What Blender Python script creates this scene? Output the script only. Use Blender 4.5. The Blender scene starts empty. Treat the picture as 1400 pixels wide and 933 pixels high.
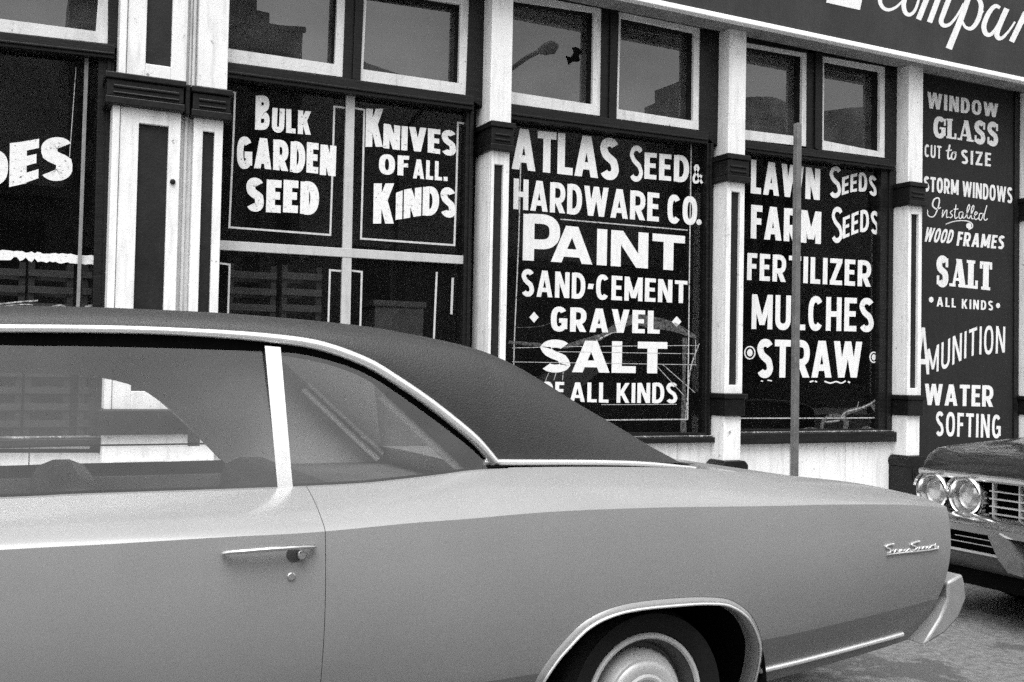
import bpy, bmesh, math, random
import numpy as np
from mathutils import Vector, Matrix
random.seed(7)
S = bpy.context.scene
COL = S.collection
R = math.radians

# ------------------------------------------------------------------ camera
YAW, PITCH, ROLL, F, EYE = 0.4563083, 0.02902922, 0.01948932, 1400.0, 1.25
def cam_axes():
    cy, sy, cp, sp, cr, sr = math.cos(YAW), math.sin(YAW), math.cos(PITCH), math.sin(PITCH), math.cos(ROLL), math.sin(ROLL)
    f = np.array([sy*cp, cy*cp, sp]); r = np.array([cy, -sy, 0.0]); u = np.cross(r, f)
    return r*cr + u*sr, -r*sr + u*cr, f
RX, UP, FW = cam_axes()
cd = bpy.data.cameras.new("camera"); cam = bpy.data.objects.new("camera", cd); COL.objects.link(cam)
cd.sensor_width = 36; cd.lens = 36; cd.clip_start = 0.05; cd.clip_end = 3000
cam.matrix_world = Matrix(((RX[0], UP[0], -FW[0], 0), (RX[1], UP[1], -FW[1], 0), (RX[2], UP[2], -FW[2], EYE), (0, 0, 0, 1)))
S.camera = cam

# ------------------------------------------------------------------ light: overcast daylight, black and white film
SUN_EL, SUN_AZ = 68, 212          # azimuth measured from +Y towards +X
w = bpy.data.worlds.new("World"); S.world = w; w.use_nodes = True
nt = w.node_tree; nt.nodes.clear()
out = nt.nodes.new('ShaderNodeOutputWorld'); bg = nt.nodes.new('ShaderNodeBackground')
sky = nt.nodes.new('ShaderNodeTexSky'); sky.sky_type = 'NISHITA'; sky.sun_disc = False
sky.sun_elevation = R(SUN_EL); sky.sun_rotation = R(SUN_AZ); sky.air_density = 1.0; sky.dust_density = 1.0
bw = nt.nodes.new('ShaderNodeRGBToBW')
tc = nt.nodes.new('ShaderNodeTexCoord'); mp = nt.nodes.new('ShaderNodeMapping'); mp.inputs['Scale'].default_value = (2.2, 2.2, 7)
nz = nt.nodes.new('ShaderNodeTexNoise'); nz.inputs['Scale'].default_value = 1.6; nz.inputs['Detail'].default_value = 5
mr = nt.nodes.new('ShaderNodeMapRange'); mr.inputs['From Min'].default_value = .3; mr.inputs['From Max'].default_value = .7
mr.inputs['To Min'].default_value = .75; mr.inputs['To Max'].default_value = 1.3
mu = nt.nodes.new('ShaderNodeMath'); mu.operation = 'MULTIPLY'
L = nt.links.new
L(tc.outputs['Generated'], mp.inputs['Vector']); L(mp.outputs['Vector'], nz.inputs['Vector']); L(nz.outputs['Fac'], mr.inputs['Value'])
L(sky.outputs['Color'], bw.inputs['Color']); L(bw.outputs['Val'], mu.inputs[0]); L(mr.outputs['Result'], mu.inputs[1])
sx_ = nt.nodes.new('ShaderNodeSeparateXYZ'); L(tc.outputs['Generated'], sx_.inputs[0])
mz = nt.nodes.new('ShaderNodeMapRange'); mz.inputs['To Min'].default_value = .75; mz.inputs['To Max'].default_value = 2.0; L(sx_.outputs['Z'], mz.inputs['Value'])   # overcast: brighter overhead
m2_ = nt.nodes.new('ShaderNodeMath'); m2_.operation = 'MULTIPLY'; L(mu.outputs[0], m2_.inputs[0]); L(mz.outputs['Result'], m2_.inputs[1])
L(m2_.outputs[0], bg.inputs['Color']); L(bg.outputs['Background'], out.inputs['Surface'])
bg.inputs['Strength'].default_value = 0.15
sd = bpy.data.lights.new("sun", 'SUN'); sd.energy = 1.5; sd.angle = R(50); sd.color = (1, 1, 1)
sun = bpy.data.objects.new("sun", sd); COL.objects.link(sun)
sun_dir = Vector((math.sin(R(SUN_AZ))*math.cos(R(SUN_EL)), math.cos(R(SUN_AZ))*math.cos(R(SUN_EL)), math.sin(R(SUN_EL))))
sun.rotation_euler = sun_dir.to_track_quat('Z', 'Y').to_euler(); sun.location = sun_dir*40
S.view_settings.view_transform = 'Standard'; S.view_settings.look = 'None'; S.view_settings.gamma = 1
S.view_settings.exposure = 1.35
S.cycles.max_bounces = 10; S.cycles.transparent_max_bounces = 16; S.cycles.glossy_bounces = 5; S.cycles.use_denoising = False; S.cycles.adaptive_threshold = .03

# ------------------------------------------------------------------ picture -> place
def W(px, py, Y):
    d = RX*((px-700)/F) - UP*((py-466.5)/F) + FW
    t = Y/d[1]
    return Vector((d[0]*t, Y, d[2]*t+EYE))
def WX(px, py, X):
    d = RX*((px-700)/F) - UP*((py-466.5)/F) + FW
    t = X/d[0]
    return Vector((X, d[1]*t, d[2]*t+EYE))
def PX(p):
    v = np.array([p[0], p[1], p[2]-EYE]); c = (v@RX, v@UP, v@FW)
    return 700+F*c[0]/c[2], 466.5-F*c[1]/c[2]

# ------------------------------------------------------------------ materials
MATS = {}
def mat(name, base, rough=.6, var=.15, scale=6, stretch=(1, 1, 1), metal=0, bump=0, bscale=60, coat=0, dirt=0, chip=0, chipcol=.05, spec=.5, rvar=.1, chipscale=14):
    m = bpy.data.materials.new(name); m.use_nodes = True; n = m.node_tree; b = n.nodes['Principled BSDF']; lk = n.links.new
    t = n.nodes.new('ShaderNodeTexCoord'); mp = n.nodes.new('ShaderNodeMapping'); mp.inputs['Scale'].default_value = stretch
    lk(t.outputs['Object'], mp.inputs['Vector'])
    nz = n.nodes.new('ShaderNodeTexNoise'); nz.inputs['Scale'].default_value = scale; nz.inputs['Detail'].default_value = 6; nz.inputs['Roughness'].default_value = .65
    lk(mp.outputs['Vector'], nz.inputs['Vector'])
    r = n.nodes.new('ShaderNodeMapRange'); r.inputs['From Min'].default_value = .3; r.inputs['From Max'].default_value = .7
    r.inputs['To Min'].default_value = base*(1-var); r.inputs['To Max'].default_value = base*(1+var)
    lk(nz.outputs['Fac'], r.inputs['Value']); cur = r.outputs['Result']
    if dirt:
        mp2 = n.nodes.new('ShaderNodeMapping'); mp2.inputs['Scale'].default_value = (9, 9, 1.1); lk(t.outputs['Object'], mp2.inputs['Vector'])
        n2 = n.nodes.new('ShaderNodeTexNoise'); n2.inputs['Scale'].default_value = 3; n2.inputs['Detail'].default_value = 8; lk(mp2.outputs['Vector'], n2.inputs['Vector'])
        r2 = n.nodes.new('ShaderNodeMapRange'); r2.inputs['From Min'].default_value = .5; r2.inputs['From Max'].default_value = .8
        r2.inputs['To Min'].default_value = 1; r2.inputs['To Max'].default_value = 1-dirt; lk(n2.outputs['Fac'], r2.inputs['Value'])
        mm = n.nodes.new('ShaderNodeMath'); mm.operation = 'MULTIPLY'; lk(cur, mm.inputs[0]); lk(r2.outputs['Result'], mm.inputs[1]); cur = mm.outputs[0]
    if chip:
        n3 = n.nodes.new('ShaderNodeTexNoise'); n3.inputs['Scale'].default_value = chipscale; n3.inputs['Detail'].default_value = 10; n3.inputs['Roughness'].default_value = .7
        lk(t.outputs['Object'], n3.inputs['Vector'])
        r3 = n.nodes.new('ShaderNodeMapRange'); r3.inputs['From Min'].default_value = 1-chip; r3.inputs['From Max'].default_value = 1-chip+.03
        lk(n3.outputs['Fac'], r3.inputs['Value'])
        mx = n.nodes.new('ShaderNodeMix'); lk(r3.outputs['Result'], mx.inputs[0]); lk(cur, mx.inputs[2]); mx.inputs[3].default_value = chipcol; cur = mx.outputs[0]
    lk(cur, b.inputs['Base Color'])
    rr = n.nodes.new('ShaderNodeMapRange'); rr.inputs['To Min'].default_value = max(0, rough-rvar); rr.inputs['To Max'].default_value = min(1, rough+rvar)
    lk(nz.outputs['Fac'], rr.inputs['Value']); lk(rr.outputs['Result'], b.inputs['Roughness'])
    b.inputs['Metallic'].default_value = metal; b.inputs['Specular IOR Level'].default_value = spec
    if coat: b.inputs['Coat Weight'].default_value = coat; b.inputs['Coat Roughness'].default_value = .12
    if bump:
        nb = n.nodes.new('ShaderNodeTexNoise'); nb.inputs['Scale'].default_value = bscale; nb.inputs['Detail'].default_value = 5; lk(mp.outputs['Vector'], nb.inputs['Vector'])
        bp = n.nodes.new('ShaderNodeBump'); bp.inputs['Strength'].default_value = bump; bp.inputs['Distance'].default_value = .01
        lk(nb.outputs['Fac'], bp.inputs['Height']); lk(bp.outputs['Normal'], b.inputs['Normal'])
    MATS[name] = m
    return m
def glass(name, ior=.05, tint=.85, rough=0.0, film=0.0, wav=0.0):
    m = bpy.data.materials.new(name); m.use_nodes = True; n = m.node_tree; n.nodes.clear(); lk = n.links.new
    o = n.nodes.new('ShaderNodeOutputMaterial'); tr = n.nodes.new('ShaderNodeBsdfTransparent'); gl = n.nodes.new('ShaderNodeBsdfGlossy')
    tr.inputs['Color'].default_value = (tint, tint, tint, 1); gl.inputs['Roughness'].default_value = rough; gl.inputs['Color'].default_value = (1, 1, 1, 1)
    ge = n.nodes.new('ShaderNodeNewGeometry'); dt = n.nodes.new('ShaderNodeVectorMath'); dt.operation = 'DOT_PRODUCT'; lk(ge.outputs['Normal'], dt.inputs[0]); lk(ge.outputs['Incoming'], dt.inputs[1])
    ops = []                                     # Schlick reflectance, the same from either face of the pane
    for op, v in (('ABSOLUTE', None), ('SUBTRACT', 1.0), ('POWER', 5.0), ('MULTIPLY_ADD', None)):
        q = n.nodes.new('ShaderNodeMath'); q.operation = op; q.use_clamp = True; ops.append(q)
    lk(dt.outputs['Value'], ops[0].inputs[0]); ops[1].inputs[0].default_value = 1.0; lk(ops[0].outputs[0], ops[1].inputs[1])
    lk(ops[1].outputs[0], ops[2].inputs[0]); ops[2].inputs[1].default_value = 5.0
    lk(ops[2].outputs[0], ops[3].inputs[0]); ops[3].inputs[1].default_value = 1-ior; ops[3].inputs[2].default_value = ior
    fr = ops[3]
    mx = n.nodes.new('ShaderNodeMixShader'); lk(fr.outputs[0], mx.inputs['Fac']); lk(tr.outputs[0], mx.inputs[1]); lk(gl.outputs[0], mx.inputs[2])
    last = mx.outputs[0]
    if film:                                     # dust film on the pane
        t = n.nodes.new('ShaderNodeTexCoord'); nz = n.nodes.new('ShaderNodeTexNoise'); nz.inputs['Scale'].default_value = 2.5; nz.inputs['Detail'].default_value = 8
        lk(t.outputs['Object'], nz.inputs['Vector'])
        r = n.nodes.new('ShaderNodeMapRange'); r.inputs['From Min'].default_value = .35; r.inputs['From Max'].default_value = .75; r.inputs['To Min'].default_value = film*.25; r.inputs['To Max'].default_value = film
        lk(nz.outputs['Fac'], r.inputs['Value'])
        df = n.nodes.new('ShaderNodeBsdfDiffuse'); df.inputs['Color'].default_value = (.5, .5, .5, 1)
        m2 = n.nodes.new('ShaderNodeMixShader'); lk(r.outputs['Result'], m2.inputs['Fac']); lk(last, m2.inputs[1]); lk(df.outputs[0], m2.inputs[2]); last = m2.outputs[0]
    if wav:
        t = n.nodes.new('ShaderNodeTexCoord'); nb = n.nodes.new('ShaderNodeTexNoise'); nb.inputs['Scale'].default_value = 1.5; nb.inputs['Detail'].default_value = 2
        lk(t.outputs['Object'], nb.inputs['Vector']); bp = n.nodes.new('ShaderNodeBump'); bp.inputs['Strength'].default_value = wav; bp.inputs['Distance'].default_value = .02
        lk(nb.outputs['Fac'], bp.inputs['Height']); lk(bp.outputs['Normal'], gl.inputs['Normal'])
    lk(last, o.inputs['Surface']); MATS[name] = m
    return m
def smear(name, alpha):
    m = bpy.data.materials.new(name); m.use_nodes = True; n = m.node_tree; n.nodes.clear(); lk = n.links.new
    o = n.nodes.new('ShaderNodeOutputMaterial'); tr = n.nodes.new('ShaderNodeBsdfTransparent'); df = n.nodes.new('ShaderNodeBsdfDiffuse'); df.inputs['Color'].default_value = (.75, .75, .75, 1)
    t = n.nodes.new('ShaderNodeTexCoord'); nz = n.nodes.new('ShaderNodeTexNoise'); nz.inputs['Scale'].default_value = 40; nz.inputs['Detail'].default_value = 8; lk(t.outputs['Object'], nz.inputs['Vector'])
    r = n.nodes.new('ShaderNodeMapRange'); r.inputs['From Min'].default_value = .35; r.inputs['From Max'].default_value = .65; r.inputs['To Min'].default_value = alpha*.15; r.inputs['To Max'].default_value = alpha
    lk(nz.outputs['Fac'], r.inputs['Value']); mx = n.nodes.new('ShaderNodeMixShader'); lk(r.outputs['Result'], mx.inputs['Fac']); lk(tr.outputs[0], mx.inputs[1]); lk(df.outputs[0], mx.inputs[2])
    lk(mx.outputs[0], o.inputs['Surface']); MATS[name] = m
    return m
WHITE = mat('white_paint', .74, .55, .06, 4, dirt=.28, chip=.36, chipcol=.25, bump=.12, bscale=35)
SASHW = mat('weathered_white_paint', .70, .6, .10, 9, dirt=.30, chip=.36, chipcol=.12, bump=.25, bscale=50, chipscale=18)
GROOVE = mat('grey_white_paint', .55, .6, .12, 5, dirt=.3, bump=.12)
GREYP = mat('grey_muntin_paint', .45, .55, .08, 8, dirt=.2)
BLACK = mat('black_wood_paint', .008, .42, .5, 5, stretch=(.6, 3, 9), dirt=.3, chip=.27, chipcol=.05, bump=.2, bscale=25, spec=.25)
IRON = mat('black_iron_paint', .006, .42, .4, 12, chip=.26, chipcol=.05, bump=.25, bscale=30, spec=.25)
PANELB = mat('black_panel_paint', .010, .5, .4, 8, bump=.15, spec=.3)
JAMB = mat('dark_jamb', .012, .7, .3, 8, spec=.2)
WALLP = mat('dark_grey_board_paint', .015, .75, .22, 2.2, dirt=.25, bump=.2, bscale=20, spec=.25)
SIGNM = mat('sign_grey_paint', .030, .65, .32, 1.7, dirt=.2, bump=.1, spec=.25, chip=.27, chipcol=.12, chipscale=4)
LETW = mat('letter_white_paint', .70, .6, .10, 30, stretch=(1, 1, .3), chip=.27, chipcol=.3, chipscale=40)
LETWORN = mat('worn_letter_paint', .72, .7, .10, 30, chip=.40, chipcol=.03, chipscale=45)
LINEP = mat('thin_line_paint', .42, .7, .35, 40, chip=.45, chipcol=.05, chipscale=60)
INTER = mat('dark_interior', .035, .9, .4, 2)
CRATE = mat('crate_wood', .055, .85, .3, 8, stretch=(.5, 3, 6), bump=.2)
VINYL = mat('vinyl_top', .024, .46, .08, 30, bump=.35, bscale=260, rvar=.05, spec=.42)
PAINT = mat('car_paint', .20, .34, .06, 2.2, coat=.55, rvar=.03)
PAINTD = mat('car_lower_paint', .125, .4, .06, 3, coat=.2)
DARKP = mat('parked_car_paint', .018, .22, .1, 2, coat=.9, rvar=.03)
CHROME = mat('chrome', .62, .20, .05, 8, metal=1, rvar=.08)
TRIM = mat('bright_trim', .86, .3, .05, 12, metal=.75, rvar=.05)
SATIN = mat('satin_trim', .50, .4, .05, 12, metal=.3, rvar=.05)
RUBBER = mat('tyre_rubber', .008, .85, .3, 20, bump=.2, spec=.2)
BLKRUB = mat('black_seal', .003, .8, .2, 20, spec=.04)
PALET = mat('pale_trim', .82, .45, .05, 10)
TRIMI = mat('interior_trim', .36, .75, .1, 6)
SEATM = mat('seat_vinyl', .05, .5, .2, 6)
WELL = mat('wheel_well', .005, .95, .3, 6, spec=.1)
LENS = mat('headlight_lens', .7, .08, .1, 20, metal=.5, coat=1, bump=.25, bscale=45)
ASPH = mat('road_asphalt', .105, .9, .45, 26, bump=1.0, bscale=70, chip=.46, chipcol=.055, chipscale=1.6)
CONC = mat('sidewalk_concrete', .26, .9, .2, 1.5, bump=.4, bscale=50, chip=.36, chipcol=.12, chipscale=5)
DULLB = mat('dull_bumper_chrome', .27, .38, .15, 10, metal=.35)
STEELD = mat('dark_steel', .05, .5, .3, 10)
CURB = mat('curb_concrete', .28, .9, .25, 6, bump=.4, bscale=40, dirt=.3)
POSTM = mat('galvanised_steel', .16, .5, .3, 12, metal=.4)
BRICK = mat('dark_brick', .14, .9, .3, 3, bump=.3)
BRICK2 = mat('pale_stucco', .09, .9, .2, 3, bump=.3)
HILLM = mat('wooded_hill', .15, 1, .4, .05, bump=.4, spec=.05)
PANE = glass('transom_glass', .09, .8, film=.17, wav=.03)
SHOPG = glass('shop_glass', .032, .8, film=.007, wav=.03)
CARG = glass('car_glass', .06, .96, film=.04)
SMEAR = smear('glass_smear', .15)
CRACK = smear('glass_crack', .6)

# ------------------------------------------------------------------ mesh helpers
class MB:
    def __init__(s): s.v = []; s.f = []; s.mi = []
    def quad(s, a, b, c, d, m=0):
        i = len(s.v); s.v += [tuple(a), tuple(b), tuple(c), tuple(d)]; s.f.append((i, i+1, i+2, i+3)); s.mi.append(m)
    def poly(s, pts, m=0):
        i = len(s.v); s.v += [tuple(p) for p in pts]; s.f.append(tuple(range(i, i+len(pts)))); s.mi.append(m)
    def box(s, x0, x1, y0, y1, z0, z1, m=0):
        s.prism([(x0, z0), (x1, z0), (x1, z1), (x0, z1)], y0, y1, m)
    def prism(s, xz, y0, y1, m=0):              # polygon in the X-Z plane pushed from y0 to y1
        n = len(xz); i = len(s.v)
        s.v += [(x, y0, z) for x, z in xz] + [(x, y1, z) for x, z in xz]
        s.f.append(tuple(range(i, i+n))); s.f.append(tuple(range(i+2*n-1, i+n-1, -1))); s.mi += [m, m]
        for k in range(n):
            s.f.append((i+k, i+n+k, i+n+(k+1) % n, i+(k+1) % n)); s.mi.append(m)
    def qp(s, pts, Y, depth, m=0):              # facade piece: its outline seen in the photo, standing at Y
        s.prism([(W(x, y, Y).x, W(x, y, Y).z) for x, y in pts], Y, Y+depth, m)
    def grid(s, rows, m=0, close=False):
        i = len(s.v); n = len(rows[0])
        for r in rows: s.v += [tuple(p) for p in r]
        for a in range(len(rows)-1):
            for b in range(n-(0 if close else 1)):
                b2 = (b+1) % n
                s.f.append((i+a*n+b, i+a*n+b2, i+(a+1)*n+b2, i+(a+1)*n+b)); s.mi.append(m)
    def tube(s, pts, r, n=8, m=0, caps=True, flat=1.0):
        pts = [Vector(p) for p in pts]; rows = []
        rs = r if isinstance(r, (list, tuple)) else [r]*len(pts)
        for k, p in enumerate(pts):
            t = (pts[min(k+1, len(pts)-1)]-pts[max(k-1, 0)]).normalized()
            u = t.cross(Vector((0, 1, 0)));
            if u.length < .05: u = t.cross(Vector((0, 0, 1)))
            u.normalize(); v = t.cross(u)
            rows.append([p+u*(rs[k]*math.cos(2*math.pi*j/n))+v*(rs[k]*flat*math.sin(2*math.pi*j/n)) for j in range(n)])
        s.grid(rows, m, True)
        if caps: s.poly(rows[0], m); s.poly(rows[-1][::-1], m)
    def lathe(s, c, axis, prof, n=40, m=0):     # prof: (radius, offset along axis)
        axis = Vector(axis).normalized(); u = axis.cross(Vector((0, 0, 1))).normalized(); v = axis.cross(u); c = Vector(c)
        s.grid([[c+axis*h+u*(r*math.cos(2*math.pi*j/n))+v*(r*math.sin(2*math.pi*j/n)) for j in range(n)] for r, h in prof], m, True)
    def build(s, name, mats, parent=None, smooth=None, bevel=0, merge=0, fix=True):
        me = bpy.data.meshes.new(name); me.from_pydata(s.v, [], s.f); me.update()
        mats = mats if isinstance(mats, (list, tuple)) else [mats]
        for m_ in mats: me.materials.append(m_)
        me.polygons.foreach_set('material_index', s.mi)
        bm = bmesh.new(); bm.from_mesh(me)
        if merge: bmesh.ops.remove_doubles(bm, verts=bm.verts, dist=merge); bmesh.ops.dissolve_degenerate(bm, dist=merge*.5, edges=bm.edges)
        if fix: bmesh.ops.recalc_face_normals(bm, faces=bm.faces)
        bm.to_mesh(me); bm.free()
        if smooth is not None:
            for p in me.polygons: p.use_smooth = True
            me.set_sharp_from_angle(angle=R(smooth))
        o = bpy.data.objects.new(name, me); COL.objects.link(o)
        if parent: o.parent = parent
        if bevel:
            b = o.modifiers.new('bevel', 'BEVEL'); b.width = bevel; b.segments = 2; b.limit_method = 'ANGLE'; b.angle_limit = R(40)
        return o
def thing(name, label, cat, loc=(0, 0, 0), group=None):
    o = bpy.data.objects.new(name, None); COL.objects.link(o); o.empty_display_size = .2
    o['label'] = label; o['category'] = cat
    if group: o['group'] = group
    return o
def tag(o, label, cat, group=None):
    o['label'] = label; o['category'] = cat
    if group: o['group'] = group
    return o
def structure(o): o['kind'] = 'structure'; return o
def smoothcurve(pts, n=8):
    pts = [tuple(map(float, p)) for p in pts]; P = [pts[0]]+pts+[pts[-1]]; o = []
    for i in range(1, len(P)-2):
        a, b, c, d = map(np.array, (P[i-1], P[i], P[i+1], P[i+2]))
        for k in range(n):
            t = k/n; o.append(tuple(.5*((2*b)+(-a+c)*t+(2*a-5*b+4*c-d)*t*t+(-a+3*b-3*c+d)*t**3)))
    o.append(pts[-1]); return o
def curvefun(pts, n=10):
    c = sorted(smoothcurve(pts, n)); xs = np.array([p[0] for p in c]); ys = np.array([p[1] for p in c])
    return lambda x: float(np.interp(x, xs, ys))

# ------------------------------------------------------------------ lettering: a sign painter's alphabet drawn stroke by stroke
def sup(cx, cy, rx, ry, a0, a1, n=18, e=2.5):
    o = []
    for k in range(n+1):
        a = R(a0+(a1-a0)*k/n); c, s_ = math.cos(a), math.sin(a)
        o.append((cx+rx*math.copysign(abs(c)**(2/e), c), cy+ry*math.copysign(abs(s_)**(2/e), s_)))
    return o
def ribbon(pts, t, closed=False):
    """one strip of quads with mitred joints; t is a width or a list of widths"""
    n = len(pts); ts = t if isinstance(t, (list, tuple)) else [t]*n; L_, R_ = [], []
    for i in range(n):
        p0 = pts[i-1] if i > 0 else (pts[-1] if closed else pts[0]); p1 = pts[i]; p2 = pts[i+1] if i < n-1 else (pts[0] if closed else pts[-1])
        d1 = np.array(p1)-np.array(p0); d2 = np.array(p2)-np.array(p1)
        if np.hypot(*d1) < 1e-9: d1 = d2
        if np.hypot(*d2) < 1e-9: d2 = d1
        d1 = d1/np.hypot(*d1); d2 = d2/np.hypot(*d2); tt = d1+d2; tt = tt/max(np.hypot(*tt), 1e-6); nn = np.array([-tt[1], tt[0]])
        c = max(.5, nn@np.array([-d1[1], d1[0]])); h = ts[i]/2/c
        L_.append(tuple(np.array(p1)+nn*h)); R_.append(tuple(np.array(p1)-nn*h))
    q = []
    for i in range(n-(0 if closed else 1)):
        j = (i+1) % n; q.append([L_[i], L_[j], R_[j], R_[i]])
    return q
GW = dict(A=.70, B=.56, C=.56, D=.58, E=.46, F=.44, G=.60, H=.58, I=0, K=.62, L=.44, M=.78, N=.62, O=.62, P=.56, R=.60, S=.54, T=.54, U=.58, V=.66, W=.96, Z=.54)
GW['&'] = .66; GW['.'] = .2; GW['-'] = .3; GW[' '] = .34
def glyph(c, t, wide=1.0, serif=False):
    th = t*.86; w_ = GW.get(c, .5)*wide; h = t/2; g = []
    if c == 'I': w_ = t
    tn = t*.45 if serif else t
    if serif: th = t*.42
    def V(x, y0=0, y1=1, tt=t): g.append([[(x-tt/2, y0), (x+tt/2, y0), (x+tt/2, y1), (x-tt/2, y1)]])
    def H(x0, x1, y): g.append([[(x0, y-th/2), (x1, y-th/2), (x1, y+th/2), (x0, y+th/2)]])
    def D(x0, y0, x1, y1, tt=t):
        l = math.hypot(x1-x0, y1-y0); hw = tt/2*l/abs(y1-y0); g.append([[(x0-hw, y0), (x0+hw, y0), (x1+hw, y1), (x1-hw, y1)]])
    def Cv(p, tt=t): g.append(ribbon(p, tt))
    b, tp = th/2, 1-th/2
    if c == 'A':
        ax = w_/2; hw = h*1.12; D(hw, 0, ax-(0 if serif else .02), 1, tn); D(w_-hw, 0, ax+.02, 1); H(w_*.22, w_*.78, .27)
    elif c == 'B':
        V(h); Cv([(h, tp), (w_*.45, tp)]+sup(w_*.45, .755, w_*.5-h, .245-b, 90, -90, 12)+[(h, .51)], t*.92); Cv([(h, .5), (w_*.5, .5)]+sup(w_*.5, .26, w_*.5-h, .26-b, 90, -90, 12)+[(h, b)], t*.92)
    elif c in 'CG':
        Cv(sup(w_/2, .5, w_/2-h, .5-b, 42, 318, 28), t)
        if c == 'G': V(w_-h, .1, .5); H(w_*.5, w_, .5-b*.6)
        if serif: V(w_-tn/2, .62, .97, tn)
    elif c == 'D': V(h); Cv([(h, tp), (w_*.4, tp)]+sup(w_*.4, .5, w_*.6-h, .5-b, 90, -90, 20, 2.3)+[(h, b)])
    elif c in 'EF':
        V(h); H(h, w_, tp); H(h, w_*.92, .52)
        if c == 'E': H(h, w_, b)
    elif c == 'H': V(h); V(w_-h); H(h, w_-h, .5)
    elif c == 'I': V(h)
    elif c == 'K': V(h); D(h*1.6, .36, w_-h*1.2, 1); D(w_-h*1.1, 0, h*2.4, .60)
    elif c == 'L': V(h); H(h, w_, b)
    elif c == 'M': V(h, tt=tn); V(w_-h); D(w_/2, .12, h*1.1, 1); D(w_/2, .12, w_-h*1.1, 1, tn)
    elif c == 'N': V(h, tt=tn); V(w_-h, tt=tn); D(w_-h*1.2, 0, h*1.2, 1)
    elif c == 'O': g.append(ribbon(sup(w_/2, .5, w_/2-h, .5-b, 0, 360, 32)[:-1], t, True))
    elif c in 'PR':
        V(h); y = .40 if c == 'R' else .36
        Cv([(h, tp), (w_*.45, tp)]+sup(w_*.45, (tp+y)/2, w_*.55-h, (tp-y)/2, 90, -90, 16)+[(h, y)], t*.94)
        if c == 'R': D(w_-h*1.15, 0, w_*.45, y+.04)
    elif c == 'S':
        p = sup(w_/2, .735, w_/2-h, .265-b, 28, 180, 12, 2.2)+[(w_*.30, .60)]+[(w_*.5, .515), (w_*.72, .43)]+sup(w_/2, .265, w_/2-h, .265-b, 0, -152, 12, 2.2)
        Cv(smoothcurve(p, 2))
        if serif: V(w_-tn*.7, .66, .98, tn); V(tn*.7, .02, .34, tn)
    elif c == 'T':
        V(w_/2); H(0, w_, tp)
        if serif: V(tn/2, .74, 1, tn); V(w_-tn/2, .74, 1, tn)
    elif c == 'U': Cv([(h, 1), (h, .4)]+sup(w_/2, .3, w_/2-h, .3-b, 180, 360, 16, 2.2)+[(w_-h, .4), (w_-h, 1)])
    elif c == 'V': D(w_/2-.01, 0, h*1.1, 1); D(w_/2+.01, 0, w_-h*1.1, 1)
    elif c == 'W':
        D(w_*.28, 0, h*1.05, 1); D(w_*.28, 0, w_/2, 1); D(w_*.72, 0, w_/2, 1); D(w_*.72, 0, w_-h*1.05, 1)
    elif c == 'Z': H(0, w_, tp); H(0, w_, b); D(h*1.3, th, w_-h*1.3, 1-th)
    elif c == '&':
        Cv(smoothcurve([(w_, .0), (w_*.45, .55), (w_*.25, .8), (w_*.42, .95), (w_*.6, .8), (w_*.42, .6), (h, .3), (w_*.2, .07), (w_*.5, .06), (w_*.8, .3), (w_*.92, .45)], 5), t*.8)
    elif c == '.': g.append([[(0, 0), (t*1.1, 0), (t*1.1, t*1.0), (0, t*1.0)]]); w_ = t*1.1
    elif c == '-': g.append([[(0, .40), (t*1.2, .40), (t*1.4, .40+t*1.1), (t*.2, .40+t*1.1)]]); w_ = t*1.4
    if serif and c in 'LAT':
        s_ = t*.42
        def foot(x, ww): g.append([[(x-ww, 0), (x+ww, 0), (x+ww, s_), (x-ww, s_)]])
        if c == 'L': g.append([[(-t*.25, 1-s_), (t*1.25, 1-s_), (t*1.25, 1), (-t*.25, 1)]]); foot(h, t*.75); V(w_-tn/2, 0, .30, tn)
        if c == 'A': foot(t*.4, t*.55); foot(w_-t*.55, t*.8)
        if c == 'T': foot(w_/2, t*.8)
    return w_, g
class SG:
    def __init__(s, parent, m): s.parent, s.m, s.extra = parent, m, MB()
    def poly(s, pts, m=0): s.extra.poly(pts, m)
    def build(s, name, m, parent): 
        if s.extra.f: s.extra.build('ornament', s.m, s.parent)
def text(mb, s_, env, *a, **k):
    if isinstance(mb, SG):
        q = MB(); text_(q, s_, env, *a, **k); q.build('lettering', mb.m, mb.parent)
    else: text_(mb, s_, env, *a, **k)
def text_(mb, s_, env, Y, t=.21, gap=.10, wide=1.0, slant=0.0, lean=-.018, serif=False, jit=.0):
    """letters of s_ fitted between the top and baseline of env [(x, ytop, ybase), ...] (photo px of the wall at Y)"""
    ex = [e[0] for e in env]; et = [e[1] for e in env]; eb = [e[2] for e in env]
    x = 0; items = []
    for c in s_:
        w_, g = glyph(c, t, wide, serif)
        if c != ' ': items.append((x, g))
        x += w_+(gap if c != ' ' else 0)
    tot = x-gap; k = 0
    for ox, g in items:
        jy = random.uniform(-jit, jit); jr = random.uniform(-jit, jit)
        for strip in g:
            k += 1
            yy = Y-.0012-.00022*(k % 5)
            for q in strip:
                pts = []
                for gx, gy in q:
                    u = (ox+gx)/tot; px = ex[0]+(ex[-1]-ex[0])*u
                    yt = np.interp(px, ex, et); yb = np.interp(px, ex, eb); hh = yb-yt
                    py = yb-hh*(gy+jy); px2 = px+(slant-lean)*(hh*(gy-.5))+jr*hh*gy
                    p = W(px2, py, Y); pts.append((p.x, yy, p.z))
                mb.poly(pts)
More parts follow.
